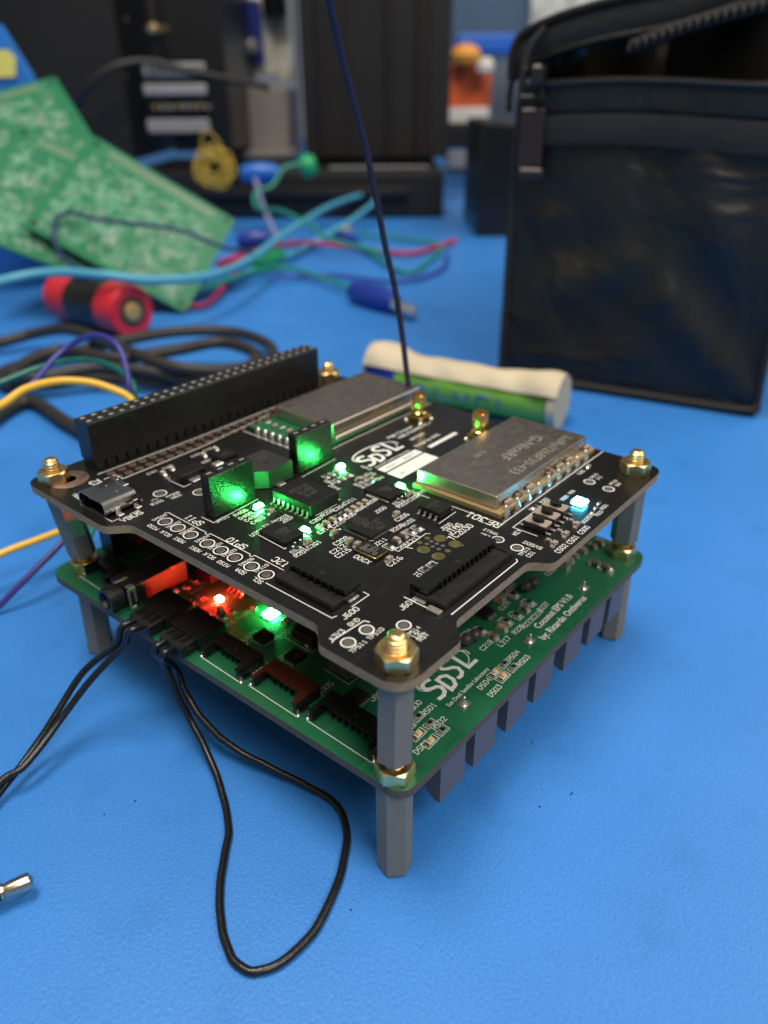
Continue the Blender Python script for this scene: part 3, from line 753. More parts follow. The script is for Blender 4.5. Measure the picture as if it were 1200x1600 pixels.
# push buttons
for i, (x, y) in enumerate(((44.0, 3.3), (47.5, 3.5), (51.1, 3.7))):
    g = G(); g.box((0, 0, 0.75), (2.5, 4.4, 1.3), 'plastic', 0.1)
    b = part('push_button', g, stack, (x, y, ZT), label=('push button nearest the long connector', 'middle push button of the three', 'push button nearest the blue light')[i])
    g = G(); pl = round_poly([(-1.3,-2.2),(1.3,-2.2),(1.3,-1.2),(1.05,-0.6),(1.05,0.6),(1.3,1.2),(1.3,2.2),(-1.3,2.2),(-1.3,1.2),(-1.05,0.6),(-1.05,-0.6),(-1.3,-1.2)], 0.3)
    g.prism(pl, 1.4, 1.62, 'cover'); part('cover_plate', g, b, (x, y, ZT))
    g = G(); g.prism([(0.8*math.cos(t*PI/12), 1.15*math.sin(t*PI/12)) for t in range(24)], 1.6, 2.35, 'chip', smooth=True); part('plunger', g, b, (x, y, ZT))
    g = G()
    for sx in (-1, 1):
        for sy in (-1, 1): g.box((sx*0.85, sy*2.6, 0.25), (0.5, 1.0, 0.4), 'tin', 0.1)
    part('leg', g, b, (x, y, ZT))
silkU.stroke([(41.7, 2.0), (41.6, 6.9), (52.4, 6.9)], 0.16)

# pads for the programming cable
g = G()
for (x, y) in ((30.3,14.7),(30.4,11.6),(25.5,14.7),(25.4,11.5)): g.lathe([(1.15, 0), (1.15, 0.03), (1.1, 0.04)], 'pad', (x, y, 0), 28)
for (x, y) in ((28.9,16.5),(26.9,16.6),(27.8,11.3)): g.lathe([(0.52, 0), (0.52, 0.03), (0.5, 0.035)], 'pad', (x, y, 0), 18)
for (x, y) in ((28.5,15.3),(27.3,15.4),(28.5,14.1),(27.3,14.1),(28.6,12.9),(27.3,12.8)): g.lathe([(0.4, 0), (0.4, 0.03), (0.38, 0.035)], 'padgrey', (x, y, 0), 16)
part('programming_pads', g, UB, (0, 0, ZT), label='cluster of round dull gold pads')
silkU.stroke([(24.6, 16.3), (24.2, 17.4), (30.0, 17.6), (30.4, 17.0)], 0.15); silkU.stroke([(25.6, 9.7), (29.8, 9.6), (30.9, 10.3)], 0.15)

# ringed test points
def testpoint(x, y, inner='copper', ring=(1.25, 0.22), pr=0.74):
    g = G(); g.lathe([(0.42, 0.0), (0.42, 0.03), (pr, 0.036), (pr + 0.03, 0)], 'padgrey', n=22)
    g.lathe([(0.42, 0.0), (0.4, 0.02)], inner, n=16)
    part('test_point', g, UB, (x, y, ZT)); silkU.ring(x, y, ring[0], ring[1])
tps = [(3.26, 56.92),(3.33, 53.20),(3.25, 49.42),(3.34, 44.89),(3.33, 41.28),(3.40, 37.69),(3.35, 33.44),(3.23, 29.73)]
for x, y in tps: testpoint(x, y)
for x, y in [(9.30, 66.94),(14.56, 61.37)]: testpoint(x, y)
for x, y in [(-1.07, 7.89),(2.80, 7.78),(7.05, 4.27),(36.11, 2.69),(66.76, 4.57),(66.34, 0.27)]: testpoint(x, y, 'padgrey', (1.05, 0.24), 0.72)
x, y = 36.36, 6.71; testpoint(x, y, 'padgrey', (1.05, 0.2), 0.72)

# upper board lettering
T_ = silkU.text
for t, x, y, r, h in [('C209',18.70, 27.53,0,1.0),('C212',16.34, 26.10,0,1.0),('C215',15.99, 24.59,0,1.0),('X200',16.56, 20.75,90,1.0),('C216',19.56, 16.17,0,1.0),
  ('C206',31.93, 24.58,0,1.0),('R208',28.34, 22.73,0,0.9),('R102',31.19, 22.51,0,0.9),('C205',23.77, 18.04,0,0.9),('C213',27.02, 18.07,0,0.9),('J211',22.68, 22.01,0,0.9),
  ('J200',31.43, 29.39,0,0.9),('C208',32.85, 32.82,0,0.9),('R205',25.99, 32.20,0,0.9),('C203',29.38, 32.68,0,0.9),('C210',22.58, 31.91,0,0.9),('C214',19.55, 32.37,0,0.9),
  ('C211',30.41, 36.20,0,0.9),('C204',27.31, 35.99,0,0.9),('R200',24.50, 36.30,0,0.9),('C207',21.33, 36.01,0,0.9),('R203',17.57, 41.34,0,0.9),('J207',17.91, 40.18,0,0.8),
  ('R406',14.23, 48.83,0,0.9),('D400',14.03, 47.16,0,0.9),('C402',14.22, 45.79,0,0.9),('C403',14.33, 44.17,0,0.9),('U203',11.33, 40.98,0,0.9),('R204',11.51, 30.04,0,0.9),('C201',14.81, 30.26,0,0.9),
  ('R202',35.84, 27.56,0,0.9),('C200',39.17, 27.55,0,0.9),('U200',34.58, 33.99,90,0.8),('J500',34.23, 16.27,0,0.9),('JTAG',34.54, 14.81,0,1.25),('TC2030',34.42, 13.20,0,1.25),
  ('RF301',40.58, 12.54,90,1.7),('R601',18.87, 10.14,90,0.9),('R600',23.09, 10.05,90,0.9),('J601',11.43, 7.15,0,1.0),('J600',4.23, 12.33,0,1.0),
  ('C502',40.70, -3.23,0,0.95),('C501',44.61, -3.35,0,0.95),('C500',48.82, -3.28,0,0.95),('SW502',38.50, 1.09,90,0.85),('KEY',40.55, 5.38,0,0.85),('RESET',44.88, 5.46,0,0.85),('BOOT',49.12, 5.51,0,0.85),
  ('CS0',36.22, 9.26,90,0.7),('TP512',37.80, 9.08,90,0.7),('TP513',35.80, 1.13,0,0.7),('CS1',35.78, -0.12,0,0.8),
  ('J401',10.47, 49.61,0,0.9),('VBUS',0.50, 63.28,0,1.3),('H2',3.88, 80.52,90,1.9),('R101',6.78, 64.22,0,0.8),('TP500',10.57, 64.56,0,0.7),('VBUS',10.47, 63.41,0,0.7),
  ('C101',13.92, 76.05,0,0.7),('C102',17.41, 75.61,0,0.7),('C103',24.93, 75.93,0,0.7),('C104',28.50, 76.29,0,0.7),('D500',20.76, 72.48,0,0.8),('U301',24.65, 71.68,0,0.8),
  ('SPI1',6.90, 53.23,90,1.35),('SPI0',6.58, 40.94,90,1.35),('I2C',7.31, 30.77,90,1.35),
  ('MISO',0.61, 56.87,90,0.8),('SCLK',0.71, 53.21,90,0.8),('MOSI',0.89, 49.56,90,0.8),('MOSI',0.81, 45.00,90,0.8),('SCLK',0.92, 41.34,90,0.8),('MISO',0.89, 37.64,90,0.8),
  ('SDA',1.20, 33.66,90,0.85),('SCL',1.19, 29.61,90,0.85),
  ('TP509',3.45, 58.93,0,0.7),('TP502',3.52, 54.78,0,0.7),('TP508',3.65, 51.03,0,0.7),('TP504',3.72, 46.78,0,0.7),('TP501',3.71, 43.10,0,0.7),('TP503',3.70, 39.54,0,0.7),('TP506',3.71, 35.13,0,0.7),('TP510',3.97, 31.79,0,0.7),
  ('+3V3',-0.85, 10.34,0,0.85),('GND',2.97, 10.42,0,0.85),('TP511',-0.78, 6.21,0,0.75),('TP510',2.95, 6.19,0,0.75),('TP514',6.71, 2.34,0,0.7),('I2C',6.54, 1.39,0,0.7),('RST',6.72, 0.49,0,0.8),
  ('R303',54.12, 7.67,0,0.7),('C305',69.67, 7.87,0,0.7),('D500',57.52, 5.16,0,0.7),('RGB',60.52, 5.24,0,0.7),('D501',52.17, -1.96,0,0.7),('R503',54.21, -1.83,0,0.7),('R502',56.14, -2.66,0,0.7),('R501',59.01, -2.30,0,0.7),
  ('TP515',69.70, 5.05,0,0.65),('3V3',69.55, 3.86,0,0.65),('TP516',69.48, 0.81,0,0.65),('GND',69.34, -0.34,0,0.65),('PWR1',-1.71, 77.04,90,0.8),('USB1',-1.61, 78.58,90,0.8),
  ('R404',28.19, 42.21,0,0.7),('C309',41.34, 27.83,0,0.8)]:
    T_(t, x, y, r, h)
def poly(*q, w=0.15): silkU.stroke([tuple(p) for p in q], w)
poly((-3.03, 74.59), (-2.91, 64.44), (-1.34, 64.39))
poly((0.69, 64.18), (2.76, 64.37))
poly((6.30, 83.96), (29.54, 83.27), (64.30, 83.77), w=0.22)
poly((5.82, 80.85), (8.38, 80.94), (8.38, 78.19), (28.96, 78.43), (50.73, 81.01), w=0.2)
poly((5.07, 59.62), (5.67, 59.27), (5.54, 48.02), (5.05, 47.58))
poly((5.05, 47.23), (5.77, 47.05), (5.71, 36.46), (5.24, 36.08))
poly((5.25, 35.76), (5.93, 35.56), (5.91, 28.53))
poly((10.88, 40.13), (10.57, 33.12), (10.99, 33.26))
poly((35.01, 36.83), (34.74, 30.11), (35.36, 30.16))
poly((8.54, 53.10), (8.60, 49.68), (19.83, 50.33))
poly((31.74, 50.54), (42.56, 51.27))
poly((22.20, 37.20), (27.92, 37.22))
poly((13.94, 69.57), (13.93, 65.59), (15.69, 65.65))
poly((34.35, 17.93), (39.76, 18.07))
poly((21.81, 23.75), (22.23, 23.23))
poly((-2.52, 9.65), (-1.99, 9.90), (4.16, 9.46), (4.41, 8.68), w=0.2)
for q in [(12.05, 32.62),(21.46, 30.40)]: silkU.disc(*q, 0.25)
# laboratory mark, title lines and the white label box
sdsl_logo(silkU, 44.4, 42.9, 1.0)
bez_text(silkU.g, 'Sun Devil Satellite Laboratory', 44.6, 41.6, 0.03, 0.95, 'white', bold=0.01)
silkU.fill(44.3, 38.9, 57.0, 41.1); silkU.fill(44.1, 34.6, 57.0, 38.4)
bez_text(silkU.g, 'OBC/COMMS V1.1', 59.5, 47.3, 0.03, 1.5, 'white', bold=0.02)
bez_text(silkU.g, 'Flight Computer', 58.0, 49.2, 0.03, 1.35, 'white', bold=0.02)
bez_text(silkU.g, '04/12/24', 60.5, 44.6, 0.03, 1.35, 'white', bold=0.02)
bez_text(silkU.g, 'Design by: SDSL', 58.3, 41.6, 0.03, 1.35, 'white', bold=0.02)
silkU.fill(60.0, 38.9, 70.3, 40.0)
part('silkscreen', silkU.g, UB, (0, 0, ZT))
g = G(); bez_text(g, 'Version: 1', 45.6, 39.6, 0.06, 1.0, 'chip_mark'); bez_text(g, 'Board: 2', 51.6, 39.6, 0.06, 1.0, 'chip_mark'); bez_text(g, 'S/N:', 45.4, 35.6, 0.06, 1.0, 'chip_mark'); part('label_print', g, UB, (0, 0, ZT))
# plated ring at the left mounting hole
g = G(); g.lathe([(1.6, 0), (1.6, 0.03), (4.0, 0.03), (4.05, 0)], 'viapad', (1.2, 86.6, 0), 32); part('mounting_ring', g, UB, (0, 0, ZT))

# ================================================================ LOWER BOARD
M['red_reflection'] = mat('plastic_with_red_reflection', (0.055, 0.008, 0.006), 0.3, bump=0.1)  # connector roof: a red reflection put into the base colour
def low_connector(x, y, W, D, n, pitch, label, H=2.3, top='glossy', hole=True):
    g = G(); nd = D*0.43; a0, a1 = 0.9, 1.7
    ro = [(0, -W/2), (nd*0.75, -W/2), (D, -W/2), (D, W/2), (0, W/2), (0, W/2-a0), (nd, W/2-a0), (nd, -W/2+a1), (nd*0.62, -W/2+a1), (nd*0.62, -W/2+a1*0.6), (0, -W/2+a1*0.6)]
    ro = [p for p in ro]
    g.prism(ro, H-0.5, H, top)
    g.b0(D-0.6, -W/2+0.04, 0.05, D-0.04, W/2-0.04, H-0.5, 'plastic')
    g.b0(0.12, W/2-0.7, 0.05, D-0.62, W/2-0.06, H-0.5, 'plastic'); g.b0(0.12, -W/2+0.06, 0.05, D-0.62, -W/2+0.9, H-0.5, 'plastic')
    g.b0(nd+1.1, -W/2+0.9, 0.05, D-0.62, W/2-0.7, H-0.52, 'wire_black')
    if hole: g.b0(D*0.62, -0.35, H-0.01, D*0.62+0.55, 0.35, H+0.012, 'hole')
    g.b0(0.0, W/2+0.02, 0.1, 0.25, W/2+0.14, 1.3, 'tin'); g.b0(0.1, -W/2-0.14, 0.1, 0.5, -W/2-0.02, 0.9, 'tin')
    for s_ in (-1, 1):
        g.lathe([(0.42, 0), (0.36, 0.18), (0.12, 0.32)], 'tin', (0.1, s_*(W/2+0.35), 0), 10); g.b0(0.9, s_*(W/2+0.02), 0.02, 2.6, s_*(W/2+0.5), 0.25, 'plastic', 0.05)
    c = part('connector', g, stack, (x, y, ZL), label=label)
    rg = G(); rg.b0(nd-0.12, -0.09, 0.3, nd+1.0, 0.09, H-0.12, 'plastic'); rme = rg.mesh('rib')
    pg = G(); pg.b0(nd+0.25, -0.1, 0.8, nd+1.2, 0.1, 1.0, 'padgrey'); pme = pg.mesh('pin')
    y0 = y + (a1 - a0)/2
    for k_ in range(n):
        part('pin', pme, c, (x, y0 + (k_-(n-1)/2)*pitch, ZL)); part('rib', rme, c, (x, y0 + (k_-n/2)*pitch, ZL))
    return c
low_connector(-1.9, 38.6, 10.2, 5.8, 5, 1.3, 'black side connector in the middle of the front row on the green board')
low_connector(-1.2, 25.6, 11.0, 5.8, 5, 1.35, 'side connector with a red reflection painted on its roof, second in the front row', top='red_reflection')
low_connector(-0.7, 10.9, 13.6, 5.8, 7, 1.4, 'long black side connector beside the nearest standoff')
low_connector(-0.9, 80.6, 8.0, 5.6, 3, 1.25, 'black side connector beside the left standoff', hole=False)
for (y0, y1, x) in ((44.2, 33.0, -2.0), (31.6, 19.6, -1.5), (17.8, 3.9, -1.0), (85.2, 76.0, -1.9)):
    silkL.stroke([(x, y0), (x, y1)], 0.15); silkL.stroke([(x + 2.6, y1 - 0.6), (x + 6.4, y1 - 0.6), (x + 6.4, y1 + 0.5)], 0.15)
silkL.stroke([(0.2, 45.0), (5.2, 45.1)], 0.15)
# sockets that take the two black plugs
for i, (y, lb) in enumerate(((58.6, 'black connector holding the left plug'), (49.0, 'black connector holding the right plug'))):
    g = G(); W, D, H = 8.4, 6.4, 3.3
    g.b0(0, -W/2, H - 0.6, D, W/2, H, 'glossy', 0.1); g.b0(D - 0.8, -W/2 + 0.03, 0.1, D, W/2 - 0.03, H - 0.6, 'plastic')
    for s in (-1, 1): g.b0(0.2, s*(W/2 - 0.7), 0.1, D - 0.82, s*(W/2 - 0.02), H - 0.62, 'plastic', 0.05); g.b0(1.0, s*(W/2 + 0.05), 0.02, 3.4, s*(W/2 + 0.8), 0.5, 'tin', 0.1)
    g.b0(0.4, -W/2 + 0.7, 0.1, D - 0.85, W/2 - 0.7, 0.5, 'plastic')
    part('connector', g, stack, (-1.6, y, ZL), label=lb)
# headphone jack
g = G()
M['jackside'] = mat('jack_plastic', (0.012, 0.012, 0.011), 0.5, bump=0.6, var=0.3, vscale=800)
g.b0(3.2, -3.1, 0.1, 17.0, 3.1, 5.1, 'jackside', 0.15)
jk = part('audio_jack', g, stack, (-5.0, 69.0, ZL), label='black audio jack whose side is lit red')
g = G(); g.lathe([(1.75, 3.0), (1.75, 0.35), (2.0, 0.0), (2.4, 0.0), (2.6, 0.2), (2.6, 3.15)], 'plastic', (0, 0, 2.7), 30, 'X'); part('barrel', g, jk, (-5.4, 69.0, ZL))
g = G()
g.b0(2.9, -3.35, 4.2, 4.7, -3.08, 5.0, 'tin', 0.05); g.b0(2.9, -3.35, 0.4, 3.4, -3.08, 4.2, 'tin', 0.05); g.b0(4.2, -3.35, 1.6, 4.7, -3.08, 4.2, 'tin', 0.05); g.b0(3.3, -3.6, 0.05, 4.4, -2.9, 1.0, 'tin', 0.25)
g.b0(2.6, 0.2, 5.12, 5.4, 1.0, 5.35, 'tin', 0.05); g.b0(3.2, -3.1, 5.1, 4.6, -2.0, 5.3, 'tin', 0.06)
g.b0(13.2, -3.25, 4.4, 14.3, -2.6, 5.2, 'gold', 0.06)
part('clip', g, jk, (-5.0, 69.0, ZL))
# boxes of the corner area behind the jack
silkL.stroke([(9.0, 76.2), (26.0, 76.2)], 0.15); silkL.stroke([(10.0, 79.8), (13.0, 79.8), (13.0, 78.0), (28, 78.0)], 0.15)
g = G(); g.b0(14, 60.8, 0, 22, 66, 2.2, 'chip', 0.15)
part('chip', g, stack, (0, 0, ZL))
place_soic(17.6, 54.6, ZL, 0, 8, 4.0, 5.0, 1.5, label='black chip glowing red beside the red light')
flat_chip('l', 8.9, 39.2, 2.9, 2.9, 0.9, 4, 4, 0.6, ('M07',), 0.6)
flat_chip('l', 8.7, 30.5, 2.9, 2.9, 0.9, 4, 4, 0.6, ('M07',), 0.6)
flat_chip('l', 8.0, 15.0, 2.9, 2.9, 0.9, 4, 4, 0.6, ('A47', 'C03'), 0.6)
# shielded inductor under the corner of the black board
M['ind'] = mat('ferrite_block', (0.085, 0.08, 0.065), 0.45, var=0.35, vscale=900, stretch=(4, 4, 0.4))
g = G(); g.box((0, 0, 2.4), (4.6, 5.0, 4.6), 'ind', 0.15); part('inductor', g, stack, (12.5, 21.3, ZL), label='grey block inductor under the black board')
silkL.stroke([(9.9, 24.6), (9.7, 18.3), (14.2, 18.3)], 0.15); silkL.disc(14.4, 17.6, 0.2)
g = G(); g.box((0, 0, 1.1), (4.2, 5.6, 2.0), 'chip', 0.15); g.box((-2.3, -1.6, 0.3), (0.7, 0.8, 0.5), 'tin', 0.1); g.box((0, -3.0, 0.3), (1.0, 0.6, 0.5), 'tin', 0.1)
part('transistor', g, stack, (14.6, 32.6, ZL), label='black transistor at the edge of the overhang')
silkL.stroke([(11.6, 36.4), (11.6, 29.4), (12.6, 29.2)], 0.15)
# glass diode with an orange band
M['glass'] = mat('diode_glass', (0.35, 0.42, 0.30), 0.15, trans=0.4)
M['band'] = mat('orange_band', (0.35, 0.14, 0.03), 0.4)
g = G(); g.lathe([(0.75, -1.7), (0.8, -1.6), (0.8, -0.9)], 'tin', (0, 0, 0.85), 18, 'X'); g.lathe([(0.72, -0.9), (0.72, 0.9)], 'glass', (0, 0, 0.85), 18, 'X'); g.lathe([(0.77, -0.62), (0.77, -0.25)], 'band', (0, 0, 0.85), 18, 'X'); g.lathe([(0.8, 0.9), (0.8, 1.7)], 'tin', (0, 0, 0.85), 18, 'X')
part('diode', g, stack, (15.4, 38.8, ZL), math.radians(0), label='glass diode with an orange band')
g = G(); g.box((0, 0, 0.9), (3.0, 2.6, 1.4), 'chip', 0.1); part('transistor', g, stack, (18.4, 50.0, ZL))
for (x, y) in [(7.17, 58.58),(9.64, 58.67),(7.96, 50.00),(10.38, 50.00),(9.99, 63.95),(12.32, 64.42)]: res('l', x, y, 90, 'a')
for (x, y) in [(9.47, 52.42),(14.04, 47.54)]: cap('l', x, y, 90, 'a')
g = G(); g.lathe([(0.9, 0), (0.8, 0.3), (0.3, 0.7)], 'tin', (0, 0, 0), 14); part('solder_joint', g, stack, (7.57, 64.37, ZL))
for (x, y) in ((9.7, 64.2), (20.0, 62.0)):
    g = G(); g.lathe([(0.7, 0), (0.5, 0.35), (0.15, 0.5)], 'tin', (0, 0, 0), 12); part('solder_joint', g, stack, (x, y, ZL))
# row of unlit indicator lights and their resistors
un = G(); un.box((0, 0, 0.16), (1.9, 1.0, 0.24), 'white', 0.03); un.box((0.15, 0, 0.5), (1.05, 0.86, 0.45), 'amber', 0.12)
for s in (-1, 1): un.box((s*0.9, 0, 0.2), (0.45, 1.0, 0.32), 'gold', 0.06)
un_me = un.mesh('indicator_light')
for (x, y) in ((8.1,-0.4),(8.0,2.0),(28.2,-1.2),(28.1,0.5),(8.0,4.2)):
    part('indicator_light', un_me, stack, (x, y, ZL), label=None); silkL.rect(x-1.35, y-0.72, x+1.25, y+0.72, 0.12); silkL.stroke([(x+1.55, y-0.72), (x+1.55, y+0.72)], 0.16)
for (x, y) in ((11.3,-0.5),(11.2,2.0),(11.2,4.3),(31.5,-1.3),(31.3,0.45)): res('l', x, y, 0, 'a')
# power stage in the shade of the black board
for (x, y, r, k) in [(50.50, 10.47,0,'b'),(50.26, 6.61,0,'b'),(44.99, 6.37,0,'b'),(41.98, 6.83,0,'b'),(36.52, 9.10,90,'b')]:
    res('l', x, y, 90, k)
for (x, y, r, k) in [(39.48, 6.13,90,'b'),(47.65, 6.09,90,'c'),(36.27, 6.08,90,'c'),(46.89, 11.39,90,'t'),(66.44, 7.45,90,'t')]:
    cap('l', x, y, r, k)
for (x, y, k) in [(68.96, 7.56,'b'),(71.71, 7.46,'a'),(74.53, 7.36,'b'),(77.46, 6.35,'c'),(79.97, 5.87,'b')]: cap('l', x, y, 90, k)
place_soic(41.44, 11.32, ZL, R90, 10, 3.0, 3.0, 1.0, pw=0.22, pitch=0.5, out=0.7, label='tiny black chip with fine leads')
M['pink'] = mat('warm_tin', (0.62, 0.50, 0.45), 0.3, 1.0)
for (x, y) in ((71.17, 2.48), (71.09, 0.22)):
    g = G(); g.box((0, 0, 0.8), (1.4, 1.9, 1.4), 'ind', 0.3); g.lathe([(0.9, 0), (0.8, 0.5), (0.3, 1.0)], 'tin', (0, -1.2, 0), 14); g.lathe([(0.7, 0), (0.6, 0.7), (0.2, 1.2)], 'tin', (0, 1.1, 0), 14)
    part('inductor', g, stack, (x, y, ZL))
M['oval'] = mat('dark_grey_bead', (0.045, 0.045, 0.05), 0.4)
for (x, y) in ((32.51, 8.57), (54.42, 8.90)):
    g = G()
    for d in (-1, 1): g.lathe([(0.3,-1.0),(0.9,-0.85),(1.25,-0.3),(1.25,0.3),(0.9,0.85),(0.3,1.0)], 'oval', (d*1.05, -d*0.25, 1.25), 20, 'Y')
    g.b0(-0.4, -0.7, 0.1, 0.4, 0.7, 1.6, 'oval')
    part('bead', g, stack, (x, y, ZL), label='pair of dark rounded beads')
# square tin pads with a solder peak
sq = G(); sq.box((0, 0, 0.03), (2.0, 2.0, 0.05), 'tin', 0.01); sq.lathe([(0.85, 0.04), (0.6, 0.25), (0.32, 0.8), (0.28, 1.5), (0.1, 1.6)], 'tin', (0, 0, 0), 14)
sq_me = sq.mesh('battery_pin')
for (x, y) in ((18.5, 0.4), (40.0, 0.4), (62.0, 0.6)): part('battery_pin', sq_me, stack, (x, y, ZL), math.radians(8))
for t, x, y, r, h in [('D502',6.44, -0.00,0,0.98),('D501',6.81, 2.71,0,0.98),('R501',13.75, 4.12,0,0.98),('R502',12.25, 0.92,0,0.98),('R500',12.66, 6.37,0,0.98),('D504',24.84, 0.42,0,0.98),('D503',24.48, -1.90,0,0.98),
   ('R504',34.44, 0.51,0,0.98),('R503',34.40, -1.65,0,0.98),('J303',1.53, 32.77,0,1.05),('J305',6.45, 20.92,0,1.05),('J301',6.32, 16.17,0,1.05),('U803',10.88, 12.83,0,1.0),
   ('R226',41.66, 3.79,0,1.0),('R223',44.29, 3.39,0,1.0),('C216',47.97, 3.40,0,1.0),('R227',50.99, 3.70,0,1.0),('C218',33.78, 5.87,0,1.0),('L217',36.84, 3.91,0,1.0),('R224',34.10, 10.81,0,1.0),('C214',46.52, 9.81,0,1.0),('R207',52.76, 12.00,0,1.0),('C230',63.06, 8.82,0,1.0)]:
    silkL.text(t, x, y, r, h)
for t, x, y, r, h in [('U802',7.81, 41.78,0,1.1),('U804',7.99, 32.55,0,1.1),('D201',12.66, 37.11,0,1.1),('Q200',13.13, 30.61,0,1.1),('5V1',12.73, 39.48,0,0.8),('R400',11.19, 47.70,0,1.0),('R405',7.28, 47.65,0,1.0),
   ('R408',6.96, 55.46,0,1.0),('J101',6.02, 52.67,0,1.0),('R402',10.76, 61.56,0,0.9),('R401',6.45, 61.16,0,0.9),('D407',15.73, 53.75,0,0.9),('D103',9.38, 54.88,0,0.9),('R403',13.69, 62.76,0,0.9)]:
    dimL.text(t, x, y, r, h)
for cx_, cy_ in ((8.9, 39.2), (8.7, 30.5), (8.0, 15.0)):
    for k_ in range(5):
        silkL.disc(cx_ - 1.85, cy_ - 1.2 + k_*0.6, 0.13, 8); silkL.disc(cx_ - 1.2 + k_*0.6, cy_ - 1.85, 0.13, 8)
for x, y in ((5.7, 40.3), (5.6, 31.6), (5.2, 16.2)): silkL.disc(x, y, 0.22); silkL.disc(x + 0.6, y + 0.5, 0.12)
sdsl_logo(silkL, 16.6, 3.7, 1.02)
bez_text(silkL.g, 'Sun Devil Satellite Laboratory', 16.3, 1.75, 0.03, 1.22, 'white', bold=0.012, squeeze=0.83)
bez_text(silkL.g, 'Coconut EPS V1.0', 44.2, 0.75, 0.03, 2.1, 'white', bold=0.05, squeeze=0.88)
bez_text(silkL.g, 'by: Ricardo Ontiveros', 41.8, -1.7, 0.03, 2.1, 'white', bold=0.05, squeeze=0.92)
part('silkscreen', silkL.g, LB, (0, 0, ZL)); part('silkscreen', dimL.g, LB, (0, 0, ZL))
# copper tracks standing slightly proud under the green mask
M['track'] = mat('track_under_mask', (0.009, 0.15, 0.066), 0.3)
tr = Silk(-0.008, 'track'); rnd = random.Random(3)
for q in [[(1.0,46.8),(8.0,46.8),(10.5,44.0),(10.5,34)],[(6.2,27.5),(9.0,27.5),(11.0,26.0)],[(7,13),(13.5,13),(15.5,15.5),(28,15.5)],[(7,11.8),(14,11.8),(16,14.2),(28,14.2)],[(7,10.6),(14.5,10.6),(17,13),(28,13)],
          [(10,36),(12.5,33.5),(12.5,27)],[(3.5,12),(9.5,12)],[(33,3.5),(38,3.5),(41,6.5),(60,6.5)],[(33,4.4),(37.5,4.4),(40.5,7.4),(60,7.4)],[(6,20),(9,20),(9.4,27)],[(6,22),(8.2,22),(8.4,27)]]:
    tr.stroke(q, 0.22)
for _ in range(60): tr.disc(rnd.uniform(2, 30), rnd.uniform(12, 46), 0.16, 8)
part('tracks', tr.g, LB, (0, 0, ZL), kind='stuff')
# battery clips hanging below the front edge
bh = G(); bh.b0(4, 1.6, -3.2, 74, 40, -0.3, 'wire_black', 0.4)
holder = part('battery_holder', bh, stack, (0, 0, ZL - TH), label='slate grey battery holder hanging under the green board')
hB = ZL - TH - 0.03
fin = G(); zb = -(hB - 10.7)
fin.loft([[(x, y, z) for (y, z) in ((-1.3, 0.0), (3.4, 0.0), (3.4, zb + 4.5), (1.2, zb + 0.9), (-0.4, zb), (-1.3, zb))] for x in (0, 6.9)], 'finplastic', smooth=False)
fin_me = fin.mesh('clip')
for x in (7.2, 16.8, 27.2, 36.8, 48.4, 58.6, 68.0): part('clip', fin_me, holder, (x, -2.0, hB))
cell = G(); cell.lathe([(7.6, 0), (8.0, 0.6), (8.0, 57.4), (7.6, 58)], 'wire_black', (14, 12.6, -10.2), 32, 'X'); part('battery_cell', cell, holder, (0, 0, hB + 0.6))

# ================================================================ PLUGS AND CABLES OF THE STACK
def plug(parent, y, z):
    g = G(); g.b0(-4.9, y - 3.2, z + 0.55, 3.2, y + 3.2, z + 2.75, 'plastic', 0.12)
    p = part('plug', g, parent)
    g = G()
    for s in (-1, 1): g.b0(-5.05, y + s*1.6 - 0.95, z + 0.9, -3.6, y + s*1.6 + 0.95, z + 2.95, 'plastic', 0.1); g.b0(-3.9, y + s*1.9 - 0.5, z + 2.75, -1.7, y + s*1.9 + 0.5, z + 2.95, 'glossy', 0.08)
    g.b0(-3.8, y - 0.7, z + 2.75, -1.7, y + 0.7, z + 3.2, 'glossy', 0.12)
    part('latch', g, p)
    return p
cl = empty('cable_lead', (-5, 58.6, 0), 'pair of black wires running from the left plug down off the left edge', 'cable')
plug(cl, 58.6, ZL)
for k, pts in enumerate(([(-4.6, 59.9, ZL+2.3), (-7.5, 60.2, ZL+2.0), (-9.08, 61.11, 20.00), (-14.10, 66.08, 14.00), (-21.50, 65.98, 8.00), (-28.11, 64.94, 4.00), (-35.18, 62.57, 2.20), (-44.29, 57.89, 1.20), (-54.27, 55.67, 1.00)],
                         [(-4.6, 57.2, ZL+2.3), (-7.6, 57.6, ZL+2.2), (-8.73, 59.51, 20.00), (-14.35, 62.98, 14.00), (-21.65, 64.08, 8.00), (-29.94, 62.14, 5.00), (-34.54, 62.93, 4.00), (-43.16, 60.45, 1.20), (-53.57, 60.03, 1.00)])):
    part('wire', G().tube(pts, 0.68, 'wire_black', 12, 8, jit=0.04), cl)
lp = empty('cable_loop', (-20, 20, 0), 'black wire loop from the right plug lying on the blue mat in front', 'cable')
plug(lp, 49.0, ZL)
